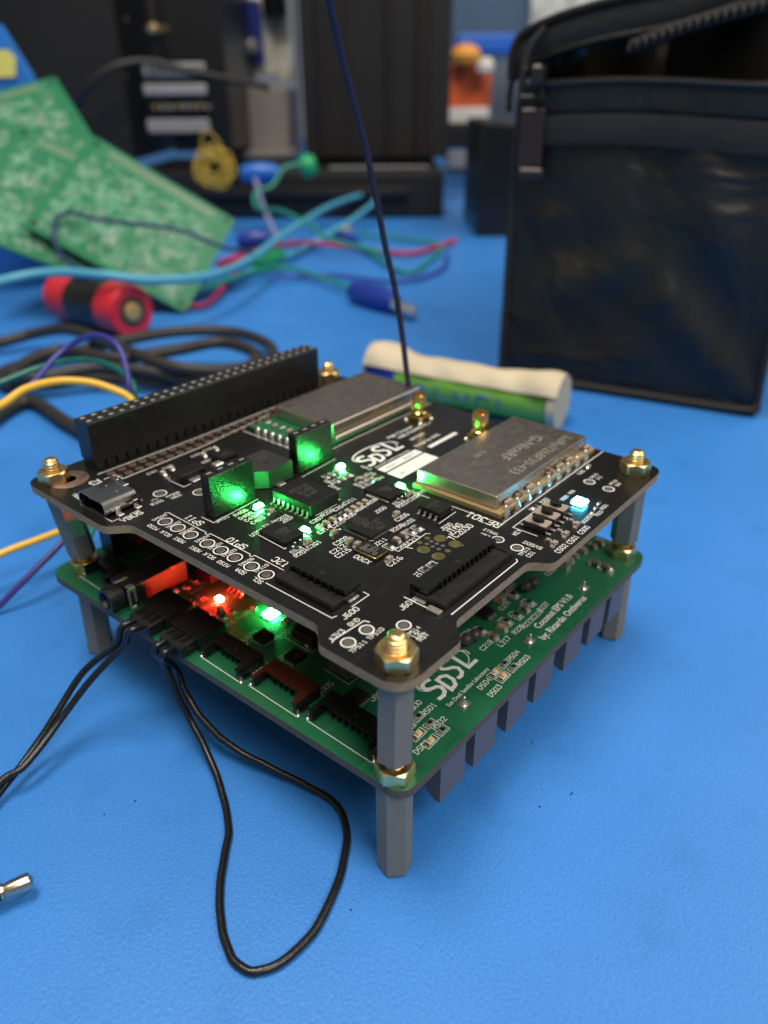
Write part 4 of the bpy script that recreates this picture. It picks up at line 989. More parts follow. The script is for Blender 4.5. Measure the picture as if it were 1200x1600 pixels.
part('wire', G().tube([(-4.6, 50.4, ZL+2.2), (-7.0, 50.6, ZL+1.4), (-5.35, 51.09, 18.00), (-5.25, 49.09, 12.00), (-5.05, 45.35, 6.00), (-6.67, 38.82, 2.50), (-10.04, 31.33, 0.90), (-13.80, 25.64, 0.72),
    (-17.94, 21.97, 0.72), (-22.36, 17.55, 0.72), (-25.73, 12.68, 0.72), (-27.52, 8.06, 0.72), (-26.71, 4.51, 0.72), (-23.23, 2.47, 0.72), (-17.76, 2.00, 0.72), (-12.06, 3.46, 0.72),
    (-5.78, 6.39, 0.72), (-0.45, 10.55, 0.72), (2.11, 15.50, 0.80), (1.45, 22.18, 1.20), (-0.66, 29.64, 2.50), (-2.58, 37.05, 4.00), (-3.61, 43.33, 7.00), (-3.50, 48.67, 11.00), (-3.36, 50.91, 16.00), (-7.4, 47.8, ZL+1.6), (-4.6, 47.6, ZL+2.2)], 0.68, 'wire_black', 12, 8, jit=0.04), lp)

# antenna wire
M['wire_purple'] = mat('dark_violet_insulation', (0.038, 0.022, 0.064), 0.6, bump=0.2, spec=0.2)
part('antenna_wire', G().tube([(78.77, 59.51, 45.88), (79.12, 60.86, 49.98), (79.87, 63.17, 59.83), (78.15, 64.00, 70.76), (74.97, 64.42, 81.23), (71.86, 64.11, 90.98), (67.86, 63.52, 101.24), (62.42, 62.04, 110.55), (57.53, 60.36, 118.33), (52.56, 58.01, 125.22), (49.04, 56.27, 132.75), (47.16, 55.27, 141.34)], 0.72, 'wire_purple', 10, 8),
     label='thin dark violet wire standing up from the back of the black board', cat='wire')

# audio plug at the left edge
pj = empty('audio_plug', (-48, 44, 0), 'metal audio plug lying on the blue mat at the left picture edge', 'plug')
A = Vector((-40.17, 41.01, 3.00)); Bp = Vector((-51.17, 45.36, 3.40))
ax = (Bp - A).normalized(); q = ax.to_track_quat('X', 'Z').to_matrix()
def alongx(prof, m, n=24):
    g = G(); N = q @ Vector((0, 1, 0)); O = q @ Vector((0, 0, 1)); rings = []
    for r, t in prof: rings.append([A + ax*t + N*r*math.cos(2*PI*k/n) + O*r*math.sin(2*PI*k/n) for k in range(n)])
    return g.loft(rings, m)
M['nickel'] = mat('warm_nickel', (0.62, 0.54, 0.42), 0.22, 1.0, bump=0.05)
part('tip', alongx([(0.5, 0.0), (1.3, 0.5), (1.36, 0.9), (1.15, 3.6), (1.0, 4.2), (1.25, 4.3), (1.25, 4.7)], 'nickel'), pj)
part('insulator', alongx([(1.22, 4.7), (1.3, 4.75), (1.3, 5.5), (1.22, 5.55)], 'wire_black'), pj)
part('sleeve', alongx([(1.22, 5.55), (1.26, 5.6), (1.26, 14), (2.8, 14.1), (2.8, 17)], 'nickel'), pj)
part('grip', alongx([(2.6, 17), (2.95, 17.4), (2.95, 34), (1.3, 38)], 'wire_black'), pj)

# ================================================================ THINGS BEHIND THE STACK
# jumper wires behind the header
for nm, col, lab, pts, r in [
   ('yellow', (0.78, 0.46, 0.03), 'yellow jumper wire arching behind the long black header', [(4.82, 144.98, 39.05), (16.55, 148.82, 39.05), (24.69, 149.86, 41.15), (33.34, 148.58, 41.26), (39.89, 143.46, 40.23), (43.69, 137.28, 38.30), (45.56, 132.99, 35.92), (45.35, 131.37, 29.65), (47.18, 136.44, 15.44)], 1.15),
   ('yellow_low', (0.78, 0.46, 0.03), 'yellow wire end sticking out left of the left standoffs', [(-11.14, 128.20, 8.05), (-1.49, 127.30, 9.99), (7.92, 125.54, 10.60), (16.32, 124.49, 10.64), (23.40, 124.06, 9.60), (34.47, 126.42, 6.98)], 0.95),
   ('violet', (0.035, 0.035, 0.25), 'dark blue jumper wire looping high over the black cable coil', [(10.53, 152.66, 35.23), (18.65, 153.91, 37.55), (29.36, 155.77, 40.01), (38.90, 158.93, 44.41), (45.92, 157.39, 48.17), (49.72, 151.05, 50.16), (50.35, 143.46, 48.42), (48.77, 138.18, 44.26), (46.23, 134.24, 38.28), (43.91, 133.20, 25.70)], 0.85),
   ('violet_low', (0.05, 0.035, 0.20), 'dark blue wire end running down to the left below the boards', [(23.36, 119.29, 14.29), (16.26, 118.46, 13.86), (7.67, 117.09, 10.76), (-1.04, 116.81, 6.72), (-8.06, 117.87, 2.42), (-16.22, 119.82, -2.42)], 0.8),
   ('teal', (0.01, 0.16, 0.12), 'teal jumper wire between the yellow and dark blue ones', [(17.92, 171.84, 36.71), (26.97, 170.83, 37.69), (38.01, 168.43, 39.79), (46.78, 161.34, 41.59), (49.86, 150.74, 41.79), (50.21, 141.89, 40.26), (48.70, 135.73, 37.24), (46.84, 135.45, 24.10)], 0.85),
   ('teal_low', (0.01, 0.20, 0.15), 'teal wire end hanging beside the left standoff', [(24.00, 119.81, 15.78), (19.64, 116.40, 14.06), (15.39, 112.98, 12.50), (12.59, 110.48, 9.87), (10.14, 109.08, 9.00)], 0.8)]:
    M['w_' + nm] = mat(nm.split('_')[0] + '_insulation', col, 0.35)
    part('jumper_wire', G().tube(pts, r, 'w_' + nm, 10, 8), label=lab, cat='wire', group='thin coloured jumper wires behind the boards')

# thick black cable coil
M['cable'] = mat('matt_black_sheath', (0.022, 0.020, 0.018), 0.5, bump=0.1)
coil = [(27.66, 218.55, 3.00), (51.29, 238.83, 3.00), (66.13, 242.37, 3.00), (63.08, 208.14, 3.00), (64.99, 181.53, 3.00), (96.88, 191.27, 3.00), (125.31, 203.12, 3.00), (110.88, 218.98, 4.00), (94.37, 240.57, 6.00), (79.47, 250.72, 5.00), (68.78, 268.39, 4.00), (75.30, 282.17, 5.00), (96.10, 280.31, 6.00), (125.15, 273.38, 8.00), (155.73, 264.94, 8.00), (174.45, 243.68, 7.00), (169.39, 212.74, 6.00), (146.69, 198.66, 4.00), (121.87, 202.89, 4.00),
        (108.78, 219.25, 9.00), (95.21, 240.55, 10.00), (74.86, 250.86, 9.00), (70.06, 262.40, 10.00), (94.60, 269.60, 12.00), (104.44, 239.95, 12.00), (126.73, 229.76, 12.00), (148.22, 223.17, 12.00), (149.08, 201.27, 11.00), (136.35, 194.47, 9.00), (113.85, 207.91, 12.00), (110.55, 243.89, 14.00), (116.35, 296.51, 12.00), (107.33, 317.93, 8.00), (93.49, 323.46, 6.00), (77.61, 337.04, 4.00)]
part('cable_coil', G().tube(coil, 2.7, 'cable', 12, 8), label='thick black cable coiled loosely behind the long header', cat='cable')

# light blue cable
M['wire_cyan'] = mat('light_blue_insulation', (0.08, 0.36, 0.52), 0.4)
part('cable', G().tube([(74.64, 320.27, 30.00), (108.26, 340.99, 30.00), (130.44, 331.27, 32.00), (143.30, 305.25, 32.00), (163.13, 291.56, 28.00), (201.37, 294.01, 24.00), (251.62, 320.14, 22.00), (338.51, 377.13, 22.00), (467.83, 454.07, 22.00), (555.58, 483.92, 22.00), (533.37, 460.75, 18.00), (464.48, 424.18, 14.00), (407.25, 404.93, 8.00), (353.02, 387.03, 4.00), (278.34, 359.76, 3.00), (219.78, 339.17, 3.00)], 2.4, 'wire_cyan', 10, 8),
     label='light blue cable curving across in front of the green boards', cat='cable')

# red and black cell
bt = empty('battery', (152.23, 303.13, 0.00), 'fat round cell with a black middle and red ends lying on the mat', 'battery')
E0 = Vector((152.26, 298.18, 13.20)); E1 = Vector((148.09, 361.49, 13.20)); E1 = E0 + (E1 - E0).normalized() * 60; E0.z = E1.z = 13.2
ax2 = (E1 - E0).normalized(); N2 = Vector((-ax2.y, ax2.x, 0)); O2 = Vector((0, 0, 1))
def cyl2(prof, m, n=36):
    return G().loft([[E0 + ax2*t + N2*r*math.cos(2*PI*k/n) + O2*r*math.sin(2*PI*k/n) for k in range(n)] for r, t in prof], m)
M['red'] = mat('red_sleeve', (0.62, 0.02, 0.035), 0.3); M['darkring'] = mat('dark_ring', (0.05, 0.035, 0.02), 0.5)
M['greyprint'] = mat('grey_print', (0.35, 0.35, 0.35), 0.5)
part('positive_sleeve', cyl2([(8.0, 0.1), (12.4, 0.0), (13.1, 0.8), (13.1, 15)], 'red'), bt)
part('insulating_ring', cyl2([(5.0, -0.05), (8.0, 0.0), (8.1, 0.2)], 'darkring'), bt)
M['terminal'] = mat('gilded_terminal', (0.62, 0.42, 0.16), 0.4, 0.4)
part('terminal', cyl2([(0.6, -1.7), (3.6, -1.6), (4.6, -1.1), (4.8, 0.3)], 'terminal'), bt)
part('label_band', cyl2([(13.05, 15), (13.05, 42)], 'wire_black'), bt)
part('negative_sleeve', cyl2([(13.1, 42), (13.1, 59), (12.0, 60), (3, 60)], 'red'), bt)
g = G()
for a0 in (20, 48, 76):
    for j in range(4):
        ring = []
        for t in (19 + j*6, 23 + j*6):
            ring.append([E0 + ax2*t + N2*13.12*math.cos(math.radians(180-a0-d)) + O2*13.12*math.sin(math.radians(180-a0-d)) for d in (0, 4, 8)])
        g.loft(ring, 'greyprint' if a0 > 30 else 'red', closed=False)
part('print', g, bt, kind='stuff')

# green bare boards leaning in a stack
M['bare_mask'] = mat('bare_green_mask', (0.012, 0.17, 0.075), 0.35)
M['bare_print'] = mat('bare_board_print', (0.40, 0.46, 0.42), 0.55)
M['bare_pour'] = mat('copper_under_green_mask', (0.085, 0.29, 0.17), 0.35)
M['bare_gold'] = mat('bare_board_pads', (0.42, 0.40, 0.30), 0.4, 0.5)
def bare_board(P0, ex, ey, W, H, seed, label):
    """P0 lower right corner, ex along the lower edge, ey up the leaning board"""
    ex = Vector(ex).normalized(); ey = Vector(ey); ey = (ey - ex*ey.dot(ex)).normalized(); ez = ex.cross(ey)
    Mx = Matrix((ex, ey, ez)).transposed().to_4x4()
    r = random.Random(seed)
    root = empty('bare_board', P0, label, 'circuit board', group='bare green circuit boards leaning in a pile')
    def put(name, g, kind=None):
        o = part(name, g, root, P0); o.matrix_local = Mx @ Matrix.Identity(4); tag(o, kind=kind); return o
    g = G(); g.prism(round_poly([(0,0),(W,0),(W,H),(0,H)], 3.5), -1.6, 0, 'bare_mask'); put('board', g)
    for side, z in ((1, 0.0),):
        sk = Silk(z, 'bare_print')
        for _ in range(230):
            x = r.uniform(5, W-8); y = r.uniform(5, H-14); t = r.random()
            if t < .45: sk.text(r.choice(['R12','C301','U4','R210','C9','Q2','D41','L3','J30','TP7']), x, y, r.choice([0,90]), r.uniform(1.0, 1.6))
            elif t < .75: a, b = r.uniform(1, 2.6), r.uniform(.6, 1.6); sk.rect(x-a, y-b, x+a, y+b, .25)
            elif t < .9: a, b = r.uniform(3, 6), r.uniform(3, 6); sk.rect(x-a/2, y-b/2, x+a/2, y+b/2, .3)
            else: sk.ring(x, y, r.uniform(1, 2.2), .3)
        sk.stroke([(8, H-3.2), (W-8, H-3.2)], .3); sk.stroke([(8, H-9.2), (W-8, H-9.2)], .3)
        put('silkscreen', sk.g)
        pr = Silk(z - 0.008, 'bare_pour')
        for _ in range(170):
            x = r.uniform(4, W-14); y = r.uniform(4, H-18); a, b = r.uniform(.8, 9), r.uniform(.5, 4)
            if r.random() < .5: a, b = b, a
            pr.fill(x, y, x+a, y+b)
        put('copper_pour', pr.g, 'stuff')
        pd = Silk(z - 0.005, 'bare_gold')
        for i in range(26):
            for j in range(2): pd.disc(14 + i*(W-28)/25, H-4.9-j*2.6, .85, 10)
        for _ in range(260):
            x = r.uniform(5, W-6); y = r.uniform(5, H-14); a = r.choice([.35,.5,.8]); pd.fill(x, y, x+a, y+a*r.choice([.6,1,1.8]))
        put('pads', pd.g, 'stuff')
        hl = Silk(z + 0.02, 'hole')
        for a, b in ((4.5,4.5),(W-4.5,4.5),(4.5,H-4.5),(W-4.5,H-4.5)): hl.disc(a, b, 1.7, 16)
        put('mounting_hole', hl.g)
    return root
# measured corners of the front board: lower (196.5,315.4,0) right (265,348,37.6) left (132,368,43)
e_r = Vector((265-196.5, 348-315.4, 37.8)); e_l = Vector((132.3-196.5, 367.9-315.4, 43.0))
P_low = Vector((196.5, 315.4, 1.0))
def leaning(low, a, b, W, H, seed, label):
    a = Vector(a).normalized(); b = Vector(b).normalized(); b = (b - a*a.dot(b)).normalized()
    # local x runs from the left corner down to the low corner so that the face looks at the camera
    P0 = Vector(low) + b * W
    bare_board(P0, -b, a, W, H, seed, label)
leaning(P_low, e_r, e_l, 94, 88, 5, 'foremost bare green board of the leaning pile, one corner on the mat')
n_l = (-e_l).cross(e_r).normalized()
leaning(P_low - n_l*7 + e_l.normalized()*22 + e_r.normalized()*2, e_r + e_l*0.16, e_l - e_r*0.1, 94, 90, 6, 'second bare green board, just behind and left of the foremost one')
Pb = [Vector((231.90, 445.39, 91.76)), Vector((240.45, 487.16, 120.91))]
Qa = (Vector((243.64, 492.67, 121.39)) - Vector((229.41, 438.09, 90.17))); Qb = (Vector((213.67, 517.88, 119.66)) - Vector((243.64, 492.67, 121.39)))
leaning(Vector((243.64, 492.67, 121.39)) - Qa.normalized()*90, Qa, Qb, 96, 90, 8, 'rearmost bare green board with its level top edge at the left')

# ---- upright things further back are built square to this heading
FWD = Vector((-math.sin(AZ), math.cos(AZ), 0)); RGT = Vector((math.cos(AZ), math.sin(AZ), 0))
def wbox(name, A, B, depth, m, par, bev=1.5, **kw):
    A = Vector(A); B = Vector(B); c = (A + B) / 2 + FWD * depth / 2
    w_ = abs((B - A).dot(RGT)); h_ = abs(A.z - B.z)
    g = G(); g.box((0, 0, h_/2), (w_, depth, h_), m, bev, seg=2)
    return part(name, g, par, (c.x, c.y, min(A.z, B.z)), AZ, **kw)
def outline(name, pts, depth, m, par, **kw):
    """a flat-fronted body: the outline given as points of its front face, run back by its depth"""
    P = [Vector(p) for p in pts]; o = P[0]
    g = G(); Q = [((p - o).dot(RGT), (p.z - o.z)) for p in P]
    n = len(Q); a = [g.bm.verts.new((x, 0, z)) for x, z in Q]; b = [g.bm.verts.new((x, depth, z)) for x, z in Q]; k = g.mi(m)
    for f in [a, b[::-1]] + [[a[(i+1) % n], a[i], b[i], b[(i+1) % n]] for i in range(n)]: g.bm.faces.new(f).material_index = k
    bmesh.ops.recalc_face_normals(g.bm, faces=g.bm.faces)
    return part(name, g, par, tuple(o), AZ, **kw)

# blue bin behind the boards
M['blueplastic'] = mat('blue_bin_plastic', (0.03, 0.20, 0.60), 0.4, var=0.1, vscale=20)
M['yellow'] = mat('yellow_sticker', (0.80, 0.74, 0.16), 0.5)
bn = empty('storage_bin', (147.00, 509.67, -34.09), 'blue plastic bin with a yellow sticker behind the bare green boards', 'bin')
b1 = outline('body', [(188.87, 584.31, 151.56), (232.46, 532.21, 151.90), (241.75, 521.10, 122.15), (244.48, 517.84, 105.86), (229.12, 536.19, 0.23), (157.89, 621.33, 0.84)], 6, 'blueplastic', bn)
b1.location.z = b1.location.z
outline('sticker', [(213.11, 552.22, 138.09), (232.99, 528.46, 137.18), (235.51, 525.45, 131.95), (233.86, 527.42, 121.41), (209.89, 556.06, 120.09)], 1.2, 'yellow', bn)
outline('foot', [(130.61, 529.26, 25.72), (179.42, 470.92, 26.10), (192.43, 455.38, 12.96), (193.91, 453.61, -5.94), (122.46, 539.01, -13.95)], 12, 'blueplastic', bn)

# ---- the black machine
M['brownmetal'] = mat('brownish_black_panel', (0.014, 0.011, 0.009), 0.35, var=0.3, vscale=8, stretch=(6, 6, 0.3))
M['slot'] = mat('pale_grey_plate', (0.30, 0.30, 0.31), 0.4, var=0.3, vscale=300, stretch=(1, 1, 8))
mc = empty('desktop_machine', (541.92, 489.61, 0.06), 'black desktop machine with a flat base slab and a tall fluted column', 'machine', rot=AZ)
wbox('base_slab', (390.72, 664.07, 41.95), (593.39, 421.86, 1.35), 200, 'darkbox', mc)
wbox('base_ledge', (427.64, 604.36, 28.72), (563.94, 441.47, 21.75), 9, 'brownmetal', mc, 1)
wbox('column', (576.88, 595.86, 317.70), (676.25, 477.10, 48.05), 130, 'darkbox', mc)
wbox('column_rail', (569.70, 593.53, 316.13), (568.50, 594.97, 49.42), 6, 'brownmetal', mc, 1)
wbox('column_rail', (583.06, 580.68, 316.48), (603.25, 556.55, 48.99), 4, 'brownmetal', mc, 1)
wbox('column_rail', (628.65, 526.19, 316.09), (633.04, 520.95, 48.73), 4, 'brownmetal', mc, 1)
wbox('column_rail', (649.21, 501.62, 315.91), (657.94, 491.19, 48.52), 4, 'brownmetal', mc, 1)
g = G()
for i in range(16):
    c = Vector((541.00, 521.86, 44.60)) + RGT*(i*6.2); g.box((c.x, c.y, c.z), (4.6, 6, 2.4), 'slot', 0.4, AZ)
part('vent', g, mc, kind='stuff')
sc2 = empty('equipment_rack', (400.85, 720.54, 57.43), 'dark equipment case with four pale horizontal strips at its edge', 'equipment')
wbox('case', (318.55, 818.89, 290.07), (426.19, 690.25, 51.28), 260, 'darkbox', sc2)
wbox('rack_side', (465.07, 674.94, 293.08), (503.67, 628.81, 57.79), 200, 'wire_black', sc2)
wbox('edge_strip', (453.75, 676.01, 208.17), (458.57, 670.24, 138.12), 8, 'brownmetal', sc2)
for a, b in (((444.79, 683.61, 137.09), (484.07, 636.66, 124.25)), ((443.32, 685.36, 119.10), (483.68, 637.12, 108.75)), ((442.60, 686.23, 88.14), (483.18, 637.72, 75.04))):
    wbox('strip', a, b, 8, 'slot', sc2, 2)
wbox('strip', (444.93, 683.43, 102.91), (482.10, 639.02, 93.52), 8, 'brownmetal', sc2, 2)
M['gildedspot'] = M['brass']
g = G(); g.lathe([(6, 0), (9, 4), (4, 8)], 'brass', (451.84, 667.38, 161.11), 20); part('knob', g, sc2)
g = G(); g.tube([(376.82, 702.51, 99.37), (376.91, 671.23, 118.31), (393.71, 651.16, 132.41), (418.82, 636.73, 136.57), (447.79, 609.90, 128.30), (480.17, 594.56, 122.08), (517.00, 581.71, 115.59)], 3.2, 'cable', 10, 6)
part('hanging_cable', g, label='thin dark cable drooping across the equipment case', cat='cable')
# pale grey box and bottle-like clutter in the gap
M['paledark2'] = mat('dull_screw', (0.12, 0.11, 0.10), 0.4, 0.8)
# screws, slots and seams on the dark equipment
g = G()
for q_ in ((432.47, 679.63, 172.07), (427.28, 685.83, 125.03), (422.06, 692.06, 77.74)): g.lathe([(0.5, 0), (1.8, 0.4), (1.8, 2)], 'paledark2', q_, 12, 'Y')
part('screw', g, sc2, kind='stuff')
g = G()
for i in range(9):
    c = Vector((447.77, 676.92, 130.51)) + RGT*(i*7.0); g.box(tuple(c), (3.6, 2, 7), 'darkbox', 0.5, AZ)
part('slot_row', g, sc2, kind='stuff')
g = G()
for i in range(8):
    c = Vector((448.65, 675.88, 98.38)) + RGT*(i*7.6); g.lathe([(0.5, -1), (2.4, -0.5), (2.4, 2)], 'brass' if i % 3 == 0 else 'tin', tuple(c), 12, 'Y')
part('terminal_row', g, sc2, kind='stuff')
M['palegrey'] = mat('pale_grey_card', (0.33, 0.31, 0.29), 0.6, var=0.12, vscale=15)
M['cream'] = mat('creamy_plastic', (0.75, 0.72, 0.62), 0.5, var=0.4, vscale=30)
M['cobalt'] = mat('cobalt_label', (0.03, 0.05, 0.30), 0.4)
M['steelblue'] = mat('steel_blue_board', (0.08, 0.15, 0.24), 0.6, var=0.15, vscale=6)
M['skyblue'] = mat('bright_blue_plastic', (0.02, 0.15, 0.65), 0.4)
M['orange'] = mat('orange_red_plastic', (0.62, 0.10, 0.02), 0.45, var=0.15, vscale=60, stretch=(8, 8, 0.5))
M['amber2'] = mat('orange_yellow_plastic', (0.85, 0.36, 0.04), 0.4)
wbox('grey_box', (597.41, 719.36, 116.53), (633.53, 676.20, 49.40), 100, 'palegrey', None, 3, label='pale grey box standing in the gap behind the machine', cat='box')
wbox('shelf_board', (562.01, 738.30, 50.86), (624.75, 663.31, 43.46), 90, 'palegrey', None, 2, label='thin grey tray under the pale grey box', cat='tray')
cb = empty('supply_jar', (677.99, 778.89, 135.18), 'pale jar with a cobalt label above the grey box', 'jar')
g = G(); o = Vector((679.75, 776.79, 129.59)); g.lathe([(36, 0), (38, 6), (38, 74), (26, 88), (26, 130)], 'cream', tuple(o), 28); part('jar', g, cb)
o2 = Vector((643.74, 749.70, 134.24)); g = G(); g.box(tuple(o2 + Vector((0, 0, 38))), (34, 10, 66), 'cobalt', 3, AZ); part('label_patch', g, cb)
g = G(); g.lathe([(3, -8), (9, -5), (10, 0), (9, 5), (3, 8)], 'tin', (638.01, 740.96, 158.78), 18); part('cap', g, cb)
g = G(); g.lathe([(10, 0), (11, 4), (11, 120), (7, 126)], 'cream', (687.90, 735.88, 123.56), 20); part('marker_pen', g, label='slim pale tube standing right of the jar', cat='tube')
g = G(); g.lathe([(14, 0), (15, 4), (15, 90), (10, 96)], 'wire_black', (668.68, 727.69, 188.82), 24); part('spray_can', g, label='black can above the pale jar', cat='can')
# workshop clutter seen between the machine and the bag
wbox('partition', (1471.48, 1077.21, 342.87), (1692.36, 813.22, 169.92), 40, 'steelblue', None, 4, label='steel blue partition far behind the bag', cat='partition')
wbox('window_strip', (1576.14, 920.96, 339.39), (1735.84, 730.10, 205.90), 20, 'cream', None, 4, label='pale panel behind the lid of the bag', cat='panel')
wbox('blue_crate', (1086.47, 758.19, 190.21), (1145.81, 687.27, 163.94), 80, 'skyblue', None, 5, label='bright blue crate edge above the orange bin', cat='crate')
wbox('orange_bin', (954.99, 681.58, 146.36), (995.95, 632.63, 88.11), 90, 'orange', None, 4, label='orange red bin between the machine and the bag', cat='bin')
g = G(); g.lathe([(3, 0), (18, 5), (22, 14), (16, 24), (4, 28)], 'amber2', (954.40, 651.13, 141.03), 24); part('orange_spool', g, label='round orange yellow cap on top of the orange bin', cat='cap')
g = G(); g.lathe([(3, 0), (12, 4), (13, 12), (8, 20)], 'cream', (963.65, 624.48, 131.38), 20); part('table_tennis_ball', g, label='small pale ball right of the orange cap', cat='ball')
wbox('white_sheet', (946.94, 675.62, 90.28), (987.01, 627.72, 70.14), 60, 'white', None, 2, label='white folded sheet below the orange bin', cat='paper')
wbox('dark_case', (914.85, 651.64, 70.19), (975.70, 578.91, 38.59), 160, 'darkbox', None, 3, label='low dark case beneath the white sheet', cat='case')
wbox('black_box', (517.54, 331.74, 89.36), (559.63, 281.43, -3.29), 120, 'wire_black', None, 3, label='matt black box just behind the left edge of the bag', cat='box')
wbox('pale_rack', (835.25, 590.95, 40.54), (864.10, 556.46, 21.80), 30, 'palegrey', None, 2, label='small pale rack standing on the mat right of the machine', cat='rack')

# small things on and before the machine
M['yellow_ins'] = mat('yellow_wire_insulation', (0.55, 0.38, 0.04), 0.4)
ring = []
for k in range(130):
    a = k*0.61; rr = 19 + 8*math.sin(k*1.31) + 4*math.sin(k*0.37)
    c = Vector((401.19, 533.12, 53.22)); ring.append(tuple(c + RGT*(rr*0.62*math.cos(a)) + Vector((0, 0, rr*0.62*math.sin(a))) + FWD*(4*math.sin(k*0.9))))
ring += [tuple(Vector((401.19, 533.12, 53.22)) + RGT*dx + Vector((0, 0, dz))) for dx, dz in ((8,14),(2,26),(-4,30),(-8,24),(-10,12),(-6,2))]
part('wire_coil', G().tube(ring, 0.65, 'yellow_ins', 8, 4), label='small coil of yellow wire on the machine base', cat='wire coil')
def blob(name, p, q_, r, m, label, cat, **kw):
    p = Vector(p); q_ = Vector(q_); t = (q_ - p)
    g = G(); g.tube([tuple(p.lerp(q_, k/8)) for k in range(9)], r, m, 14, 3, rad=lambda u: r*(0.45 + 0.55*math.sin(PI*min(1, max(0, 0.12 + u*0.85)))**0.6))
    return part(name, g, label=label, cat=cat, **kw)
M['clipblue'] = mat('clip_blue_boot', (0.02, 0.14, 0.52), 0.35); M['clipnavy'] = mat('clip_navy_boot', (0.015, 0.04, 0.30), 0.35); M['clipgreen'] = mat('clip_green_boot', (0.015, 0.33, 0.12), 0.35)
M['teal'] = mat('teal_insulation', (0.02, 0.26, 0.19), 0.4); M['redwire'] = mat('crimson_insulation', (0.42, 0.02, 0.08), 0.4); M['paleviolet'] = mat('pale_violet_insulation', (0.22, 0.24, 0.42), 0.45)
blob('connector_boot', (419.78, 518.70, 47.99), (441.12, 493.20, 49.38), 8.5, 'clipblue', 'blue clip boot lying on the machine base', 'clip', group=None)
blob('connector_boot', (453.68, 478.18, 52.39), (462.55, 467.59, 55.43), 10, 'clipgreen', 'green clip boot on the machine base', 'clip')
blob('connector_boot', (300.47, 388.58, 18.67), (314.62, 371.68, 22.00), 6.5, 'clipnavy', 'dark blue clip boot at the corner of the front green board', 'clip')
blob('connector_boot', (292.39, 363.29, 8.00), (326.53, 372.66, 8.00), 6.5, 'clipgreen', 'green clip boot resting on the blue mat by the light blue cable', 'clip')
blob('connector_boot', (438.82, 427.63, 5.00), (409.94, 372.21, 5.00), 4.5, 'clipnavy', 'small dark blue clip boot by the red wire', 'clip')
ac = blob('connector_boot', (280.47, 260.78, 6.00), (272.27, 220.78, 6.00), 7.5, 'clipnavy', 'dark blue crocodile clip pointing right on the open mat', 'clip')
g = G(); g.tube([(271.60, 223.98, 6.00), (267.59, 207.85, 5.00), (267.61, 203.39, 5.00)], 3.2, 'tin', 12, 3); part('jaw', g, ac)
g = G(); g.lathe([(2, 0), (5, 2), (5, 6), (2, 8)], 'tin', (426.59, 400.59, 6.00), 16); part('screw_head', g, label='small shiny screw on the mat near the wires', cat='screw')
M['navy'] = mat('navy_insulation', (0.008, 0.03, 0.10), 0.5)
WR = [('teal', 1.7, 'teal wire running from the green boot across the machine front', [(453.91, 470.12, 55.85), (434.21, 478.09, 53.67), (419.54, 480.03, 40.34), (403.68, 483.40, 36.34), (390.35, 468.17, 26.00), (382.84, 430.39, 27.24), (374.62, 393.47, 21.71), (365.33, 357.82, 14.68), (399.58, 336.78, 3.00)]),
 ('teal', 1.7, 'teal wire trailing to the crocodile clip', [(213.83, 330.39, 8.00), (262.62, 340.82, 8.00), (301.85, 346.69, 6.00), (301.22, 315.38, 5.00), (285.43, 261.60, 5.00)]),
 ('paleviolet', 2.2, 'pale violet wire hanging down from the blue boot', [(423.64, 506.30, 45.76), (416.70, 491.21, 24.23), (411.97, 473.49, 3.93), (402.08, 454.15, -5.08)]),
 ('redwire', 1.9, 'crimson wire running right towards the bag', [(269.87, 375.12, 10.00), (317.67, 390.14, 10.00), (368.83, 395.80, 8.00), (397.31, 361.02, 4.00), (409.66, 319.71, 3.00), (477.55, 324.63, 3.00)]),
 ('navy', 1.2, 'thin dark blue wire sagging over the front green board', [(229.18, 290.40, 32.24), (212.35, 296.97, 37.27), (199.77, 309.94, 45.26), (187.69, 327.02, 48.41), (172.28, 351.40, 51.32), (165.14, 367.57, 54.04), (155.58, 365.93, 49.30), (149.05, 356.35, 39.55), (147.78, 342.76, 32.39), (154.19, 330.46, 26.98)]),
 ('redwire', 1.5, 'crimson wire below the front green board', [(206.55, 358.47, 8.00), (218.79, 336.01, 12.00), (251.38, 345.38, 14.00), (300.21, 380.63, 10.00), (218.87, 319.67, 3.00), (201.66, 321.56, 3.00)]),
 ('teal', 1.5, 'thin teal wire looping at the right of the mat', [(432.41, 403.06, 4.00), (371.04, 312.90, 3.00), (356.43, 277.79, 3.00), (401.23, 293.85, 3.00), (448.92, 318.14, 3.00), (459.77, 352.39, 3.00), (449.70, 407.57, 4.00)]),
 ('cobalt', 1.3, 'thin dark blue wire looping near the crocodile clip', [(275.96, 331.45, 5.00), (316.13, 312.06, 3.00), (327.79, 265.84, 3.00), (378.65, 266.90, 3.00), (429.88, 298.21, 3.00)])]
for m_, r_, lb, pts in WR: part('hook_up_wire', G().tube(pts, r_, m_, 8, 6), label=lb, cat='wire', group='coloured wires tangled on the mat behind')

# taped green cell behind the stack
M['tape'] = mat('cream_masking_tape', (0.60, 0.52, 0.36), 0.7, var=0.08, vscale=60, bump=0.4, bscale=250)
M['tapegrey'] = mat('tape_end', (0.52, 0.48, 0.40), 0.7, bump=0.3, bscale=300)
M['limewrap'] = mat('lime_wrap', (0.18, 0.42, 0.05), 0.35); M['bluewrap'] = mat('blue_wrap', (0.01, 0.05, 0.35), 0.35); M['scribble'] = mat('blue_ink', (0.05, 0.13, 0.30), 0.5)
tp = empty('taped_battery', (190, 112, 0), 'round cell in lime green wrap under a folded strip of cream masking tape', 'battery')
C0 = Vector((169, 148, 0)); C1 = Vector((183, 70, 0)); dv = (C1 - C0); Lc = dv.length; dv.normalize(); nv = Vector((-dv.y, dv.x, 0)) * -1
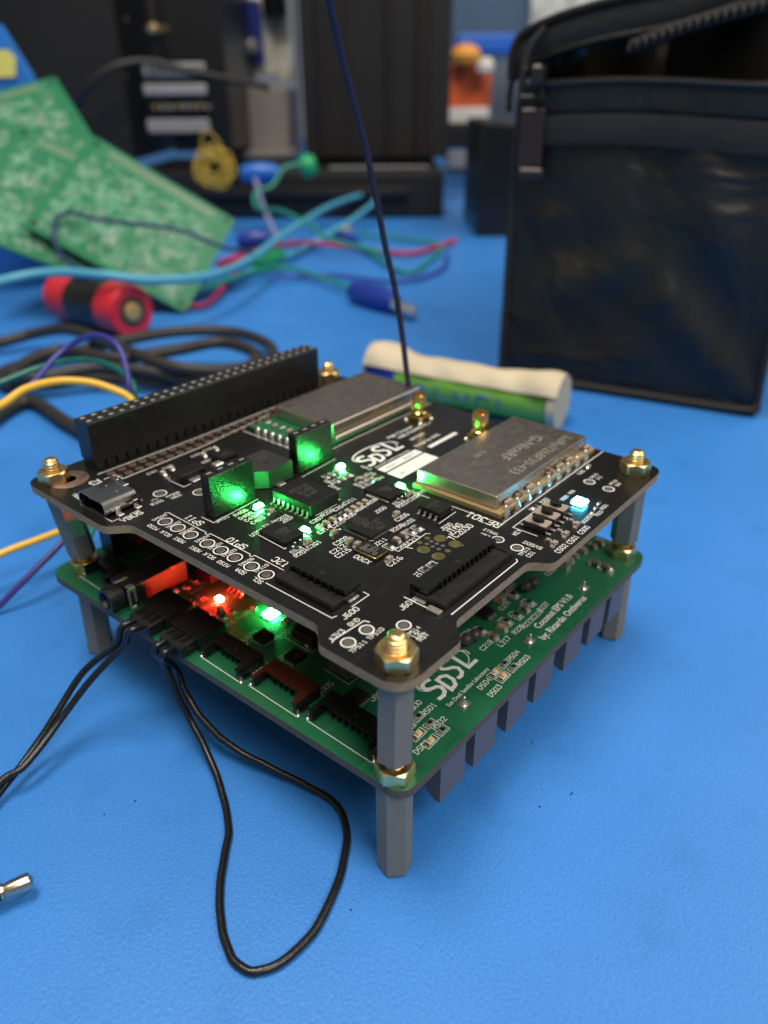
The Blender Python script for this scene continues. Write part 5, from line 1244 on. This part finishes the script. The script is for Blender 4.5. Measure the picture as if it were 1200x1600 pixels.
# nv points towards the camera side
if nv.dot(Vector((-62, -50, 0)) - C0) < 0: nv = -nv
def cell_pt(t, ang, r, zc): return C0 + dv*t + nv*(r*math.cos(ang)) + Vector((0, 0, zc + r*math.sin(ang)))
RC = 9.0
def shell(t0, t1, a0, a1, r, m, flare=0, nt=40, na=24, wob=0.0):
    def f(u, v):
        t = t0 + (t1-t0)*u; a = math.radians(a0 + (a1-a0)*v)
        e = flare*(math.exp(-((t-4)/9)**2) + 0.75*math.exp(-((Lc-t-5)/8)**2))
        rr = r + e*max(0, math.sin(a)) + wob*math.sin(t*0.31 + 3*v)*math.sin(v*9+u*5)
        return cell_pt(t, a, rr, RC)
    return G().grid(f, nt, na, m)
part('cell', shell(13, Lc-3, -180, 180, RC-0.3, 'limewrap'), tp)
part('cell_end', shell(1, 13, -180, 180, RC-0.2, 'bluewrap'), tp)
g = shell(-1, Lc+1, 30, 210, RC+0.5, 'tape', 3.6, wob=0.5)
part('tape_strip', g, tp)
g = shell(Lc-2.5, Lc+1, -150, 30, RC+0.45, 'tape', 0.0)
rim = [cell_pt(Lc+1, math.radians(k*15), RC+0.5 + (1.6*max(0, math.sin(math.radians(k*15)))), RC) for k in range(24)]
g.loft([rim, [p.lerp(cell_pt(Lc+0.4, 0, 0, RC), 0.35) for p in rim], [p.lerp(cell_pt(Lc-0.6, 0, 0, RC), 0.92) for p in rim]], 'tape')
part('tape_end', g, tp)
g = G(); rl = [cell_pt(-1, math.radians(k*15), RC+0.5 + (2.4*max(0, math.sin(math.radians(k*15)))), RC) for k in range(24)]
g.loft([rl, [p.lerp(cell_pt(0, 0, 0, RC), 0.5) for p in rl], [p.lerp(cell_pt(0, 0, 0, RC), 0.95) for p in rl]], 'tape'); part('tape_end', g, tp)
g = G()
for (q0) in ([(22,-15),(25,8),(29,-20)], [(32,8),(33,-22),(38,-24)], [(40,6),(44,-16),(46,6)], [(49,-20),(50,6),(55,4)], [(58,6),(59,-20)]):
    g.tube([cell_pt(t, math.radians(a), RC-0.15, RC) for t, a in q0], 0.45, 'scribble', 6, 6)
part('handwriting', g, tp)

# ================================================================ THE BAG
M['bag'] = mat('glossy_black_nylon', (0.013, 0.0125, 0.0115), 0.44, bump=0.5, bscale=1600, spec=0.42)
_nt = M['bag'].node_tree; _b = [n for n in _nt.nodes if n.type == 'BUMP'][0]
_n = _nt.nodes.new('ShaderNodeTexNoise'); _n.inputs['Scale'].default_value = 30; _n.inputs['Detail'].default_value = 3; _n.inputs['Distortion'].default_value = 1.2
_t = [n for n in _nt.nodes if n.type == 'TEX_COORD'][0]; _nt.links.new(_t.outputs['Object'], _n.inputs['Vector'])
_b2 = _nt.nodes.new('ShaderNodeBump'); _b2.inputs['Strength'].default_value = 0.9; _b2.inputs['Distance'].default_value = 0.005
_nt.links.new(_n.outputs['Fac'], _b2.inputs['Height']); _nt.links.new(_b2.outputs[0], _b.inputs['Normal'])
M['web'] = mat('black_webbing', (0.012, 0.0115, 0.011), 0.7, bump=0.8, bscale=900)
M['pulltab'] = mat('dark_brown_pull', (0.030, 0.018, 0.015), 0.35); M['paledark'] = mat('gunmetal', (0.06, 0.054, 0.05), 0.4, 0.8)
BL = Vector((217.6, 115.8, 0)); BR = Vector((239.6, 16.5, 0)); bx = (BR - BL).normalized(); by = Vector((-bx.y, bx.x, 0))
if by.x < 0: by = -by
Wb = (BR - BL).length + 1; Hb = 113; Db = 150
bag = empty('insulated_bag', tuple((BL + BR)/2 + by*Db/2), 'glossy black fabric bag with open zipped lid and a long zip pull', 'bag')
def bp_(u, v, w_=0): return BL + bx*u + Vector((0, 0, v)) + by*w_
def crease(u, v):
    s = u / Wb; t = v / Hb
    def ridge(x0, y0, x1, y1, w_, h):
        dx, dy = x1-x0, y1-y0; L2 = dx*dx + dy*dy; k = max(0, min(1, ((s-x0)*dx + (t-y0)*dy)/L2)); d = math.hypot(s-x0-k*dx, t-y0-k*dy)
        return h*math.exp(-(d/w_)**2)
    z = 2.5*math.sin(PI*s)*math.sin(PI*t)
    z += ridge(0.50, 0.44, 0.96, 0.04, 0.075, 2.6) + ridge(0.60, 0.92, 0.76, 0.55, 0.08, 2.4) + ridge(0.10, 0.57, 0.20, 0.60, 0.04, 1.6) + ridge(0.22, 0.36, 0.44, 0.44, 0.08, 2.2)
    z -= ridge(0.50, 0.92, 0.49, 0.46, 0.08, 2.2) + ridge(0.10, 0.48, 0.28, 0.50, 0.08, 1.8) + ridge(0.30, 0.05, 0.47, 0.38, 0.09, 2.0) + ridge(0.62, 0.50, 0.98, 0.20, 0.10, 2.0)
    z += ridge(0.2, 0.10, 0.40, 0.05, 0.06, 1.6) + 0.7*math.sin(9*s+4*t)*math.sin(7*t-3*s)
    return z
def zb_(u): return 0.0
part('front_panel', G().grid(lambda a, b: bp_(a*Wb, 3 + b*(Hb-3), -crease(a*Wb, b*Hb)*min(1, a*12, (1-a)*12, b*8, (1-b)*8)), 90, 90, 'bag'), bag)
g = G()
def quad(g, P, m): vs = [g.bm.verts.new(p) for p in P]; f = g.bm.faces.new(vs); f.material_index = g.mi(m)
for P in ([bp_(0,0,0.5), bp_(0,Hb,0.5), bp_(0,Hb+20,Db), bp_(0,0,Db)], [bp_(Wb,0,0.5), bp_(Wb,Hb,0.5), bp_(Wb,Hb+44,Db), bp_(Wb,0,Db)], [bp_(0,0,Db), bp_(0,Hb+20,Db), bp_(Wb,Hb+44,Db), bp_(Wb,0,Db)], [bp_(0,1,0), bp_(Wb,1,0), bp_(Wb,1,Db), bp_(0,1,Db)]): quad(g, P, 'bag')
part('side_walls', g, bag)
g = G()
g.tube([bp_(-1, 2, 0), bp_(-1, 40, -0.6), bp_(-1.5, 80, 0), bp_(-1, 112, 0.5), bp_(0, 124, 2), bp_(5, 131, 4)], 1.5, 'web', 10, 6)
g.tube([bp_(Wb, 2, 0), bp_(Wb-1, 30, -0.6), bp_(Wb+1, 80, 0), bp_(Wb+2, 120, 0)], 1.5, 'web', 10, 6)
g.tube([bp_(-1, 3, -0.5), bp_(20, 2.2, -1), bp_(60, 2.2, -1), bp_(Wb-4, 2.4, -1), bp_(Wb, 5, 0)], 1.7, 'web', 10, 6)
part('piping', g, bag)
g = G()
def strip(g, z0, z1, off, m, n=40):
    g.grid(lambda a, b: bp_(5 + a*(Wb-5), z0 + b*(z1-z0) + 1.2*math.sin(a*5), off - 0.8*math.sin(a*11) - 0.3*math.sin(PI*b)), n, 6, m)
strip(g, 93, 103, -3.0, 'web'); part('webbing_band', g, bag)
g = G(); strip(g, 104, Hb, -2.2, 'bag'); g.tube([bp_(5 + k*(Wb-5)/20, Hb + 1.2*math.sin(k/20*5), -2.2 - 0.8*math.sin(k*0.55)) for k in range(21)], 1.3, 'wire_black', 8, 2); part('rim', g, bag)
# lid: its front lip rises to the right, the zip teeth along its lower edge
lidp = [(222.00, 124.39, 109.47), (222.00, 124.29, 117.94), (224.00, 121.87, 123.71), (226.00, 108.85, 128.75), (230.00, 91.42, 132.59), (234.00, 72.80, 135.16), (238.00, 55.87, 139.35), (242.00, 38.54, 144.48)]
def lp_(k, w_=0, dz=0): p = Vector(lidp[k]); return p + by*w_ + Vector((0, 0, dz))
LC = catmull(lidp, 8)
g = G()
def lidf(a, b):
    p = LC[min(len(LC)-1, int(a*(len(LC)-1)+0.5))]
    return p + Vector((0, 0, (b-0.5)*11)) - by*(0.9*math.sin(PI*b))
g.grid(lidf, len(LC)-1, 6, 'web'); part('lid_lip', g, bag)
g = G()
g.tube([tuple(p + Vector((0, 0, 5.5))) for p in LC[::4]], 1.6, 'wire_black', 8, 3); g.tube([tuple(p + Vector((0, 0, -5.5))) for p in LC[::4]], 1.2, 'wire_black', 8, 3)
part('lid_piping', g, bag)
g = G(); g.grid(lambda a, b: LC[min(len(LC)-1, int(a*(len(LC)-1)+0.5))] + by*(b*130) + Vector((0, 0, 5 + 3*math.sin(b*3) - b*4)), len(LC)-1, 10, 'bag'); part('lid', g, bag)
z0 = Vector((226.00, 79.99, 124.06)); z1 = Vector((240.00, 36.02, 136.18)); zd = (z1 - z0)
g = G(); g.tube([tuple(z0 + zd*k/10 + Vector((0, 0, 1.0*math.sin(k*0.35)))) for k in range(11)], 2.2, 'web', 8, 2); part('zip_tape', g, bag)
tooth = G(); tooth.box((0, 0, 0), (1.0, 2.4, 1.9), 'paledark', 0.2); tme = tooth.mesh('zip_tooth')
for k in range(36):
    p = z0 + zd*k/35 - by*2.0; part('zip_tooth', tme, bag, tuple(p + Vector((0, 0, 1.0*math.sin(k*0.1) + (0.8 if k % 2 else -0.8)))), math.atan2(bx.y, bx.x))
g = G()
pt = Vector((214.00, 107.99, 115.97)); pb = Vector((214.00, 109.95, 109.51)); pe = Vector((213.00, 107.53, 83.56))
g.box(tuple(pt), (4.5, 8, 7), 'paledark', 1.2, math.atan2(bx.y, bx.x)); sl = part('zip_slider', g, bag)
g = G()
m0 = (pb + pe)/2; hh = (pb - pe).length
g.box(tuple(m0 - Vector((0,0,1))), (9.0, 2.0, hh - 6), 'pulltab', 0.7, math.atan2(bx.y, bx.x))
g.box(tuple(pe), (9.6, 2.8, 4.2), 'paledark', 0.8, math.atan2(bx.y, bx.x)); g.box(tuple(pb - Vector((0,0,0.5))), (9.4, 2.6, 1.6), 'paledark', 0.4, math.atan2(bx.y, bx.x))
for s_ in (-1, 1): g.box(tuple(pb + bx*(s_*3.4) + Vector((0, 0, 4.5))), (1.2, 1.6, 9), 'paledark', 0.4, math.atan2(bx.y, bx.x))
part('zip_pull', g, bag)
# beige cloth seen inside the open lid
M['beige'] = mat('beige_lining', (0.20, 0.18, 0.12), 0.8, var=0.1, vscale=40)
g = G(); g.grid(lambda a, b: bp_(6 + a*30, 100 + b*30, 60 + 6*math.sin(a*5)), 8, 8, 'beige'); part('lining', g, bag)
g = G(); g.grid(lambda a, b: bp_(34 + a*(Wb-34), 95 + b*60, 90 + 4*math.sin(a*7)), 12, 8, 'web'); part('inner_mesh', g, bag)

# ---------------------------------------------------------------- render settings
sc.cycles.max_bounces = 8; sc.cycles.sample_clamp_indirect = 4; sc.cycles.caustics_reflective = False; sc.cycles.caustics_refractive = False
sc.render.resolution_x = 768; sc.render.resolution_y = 1024
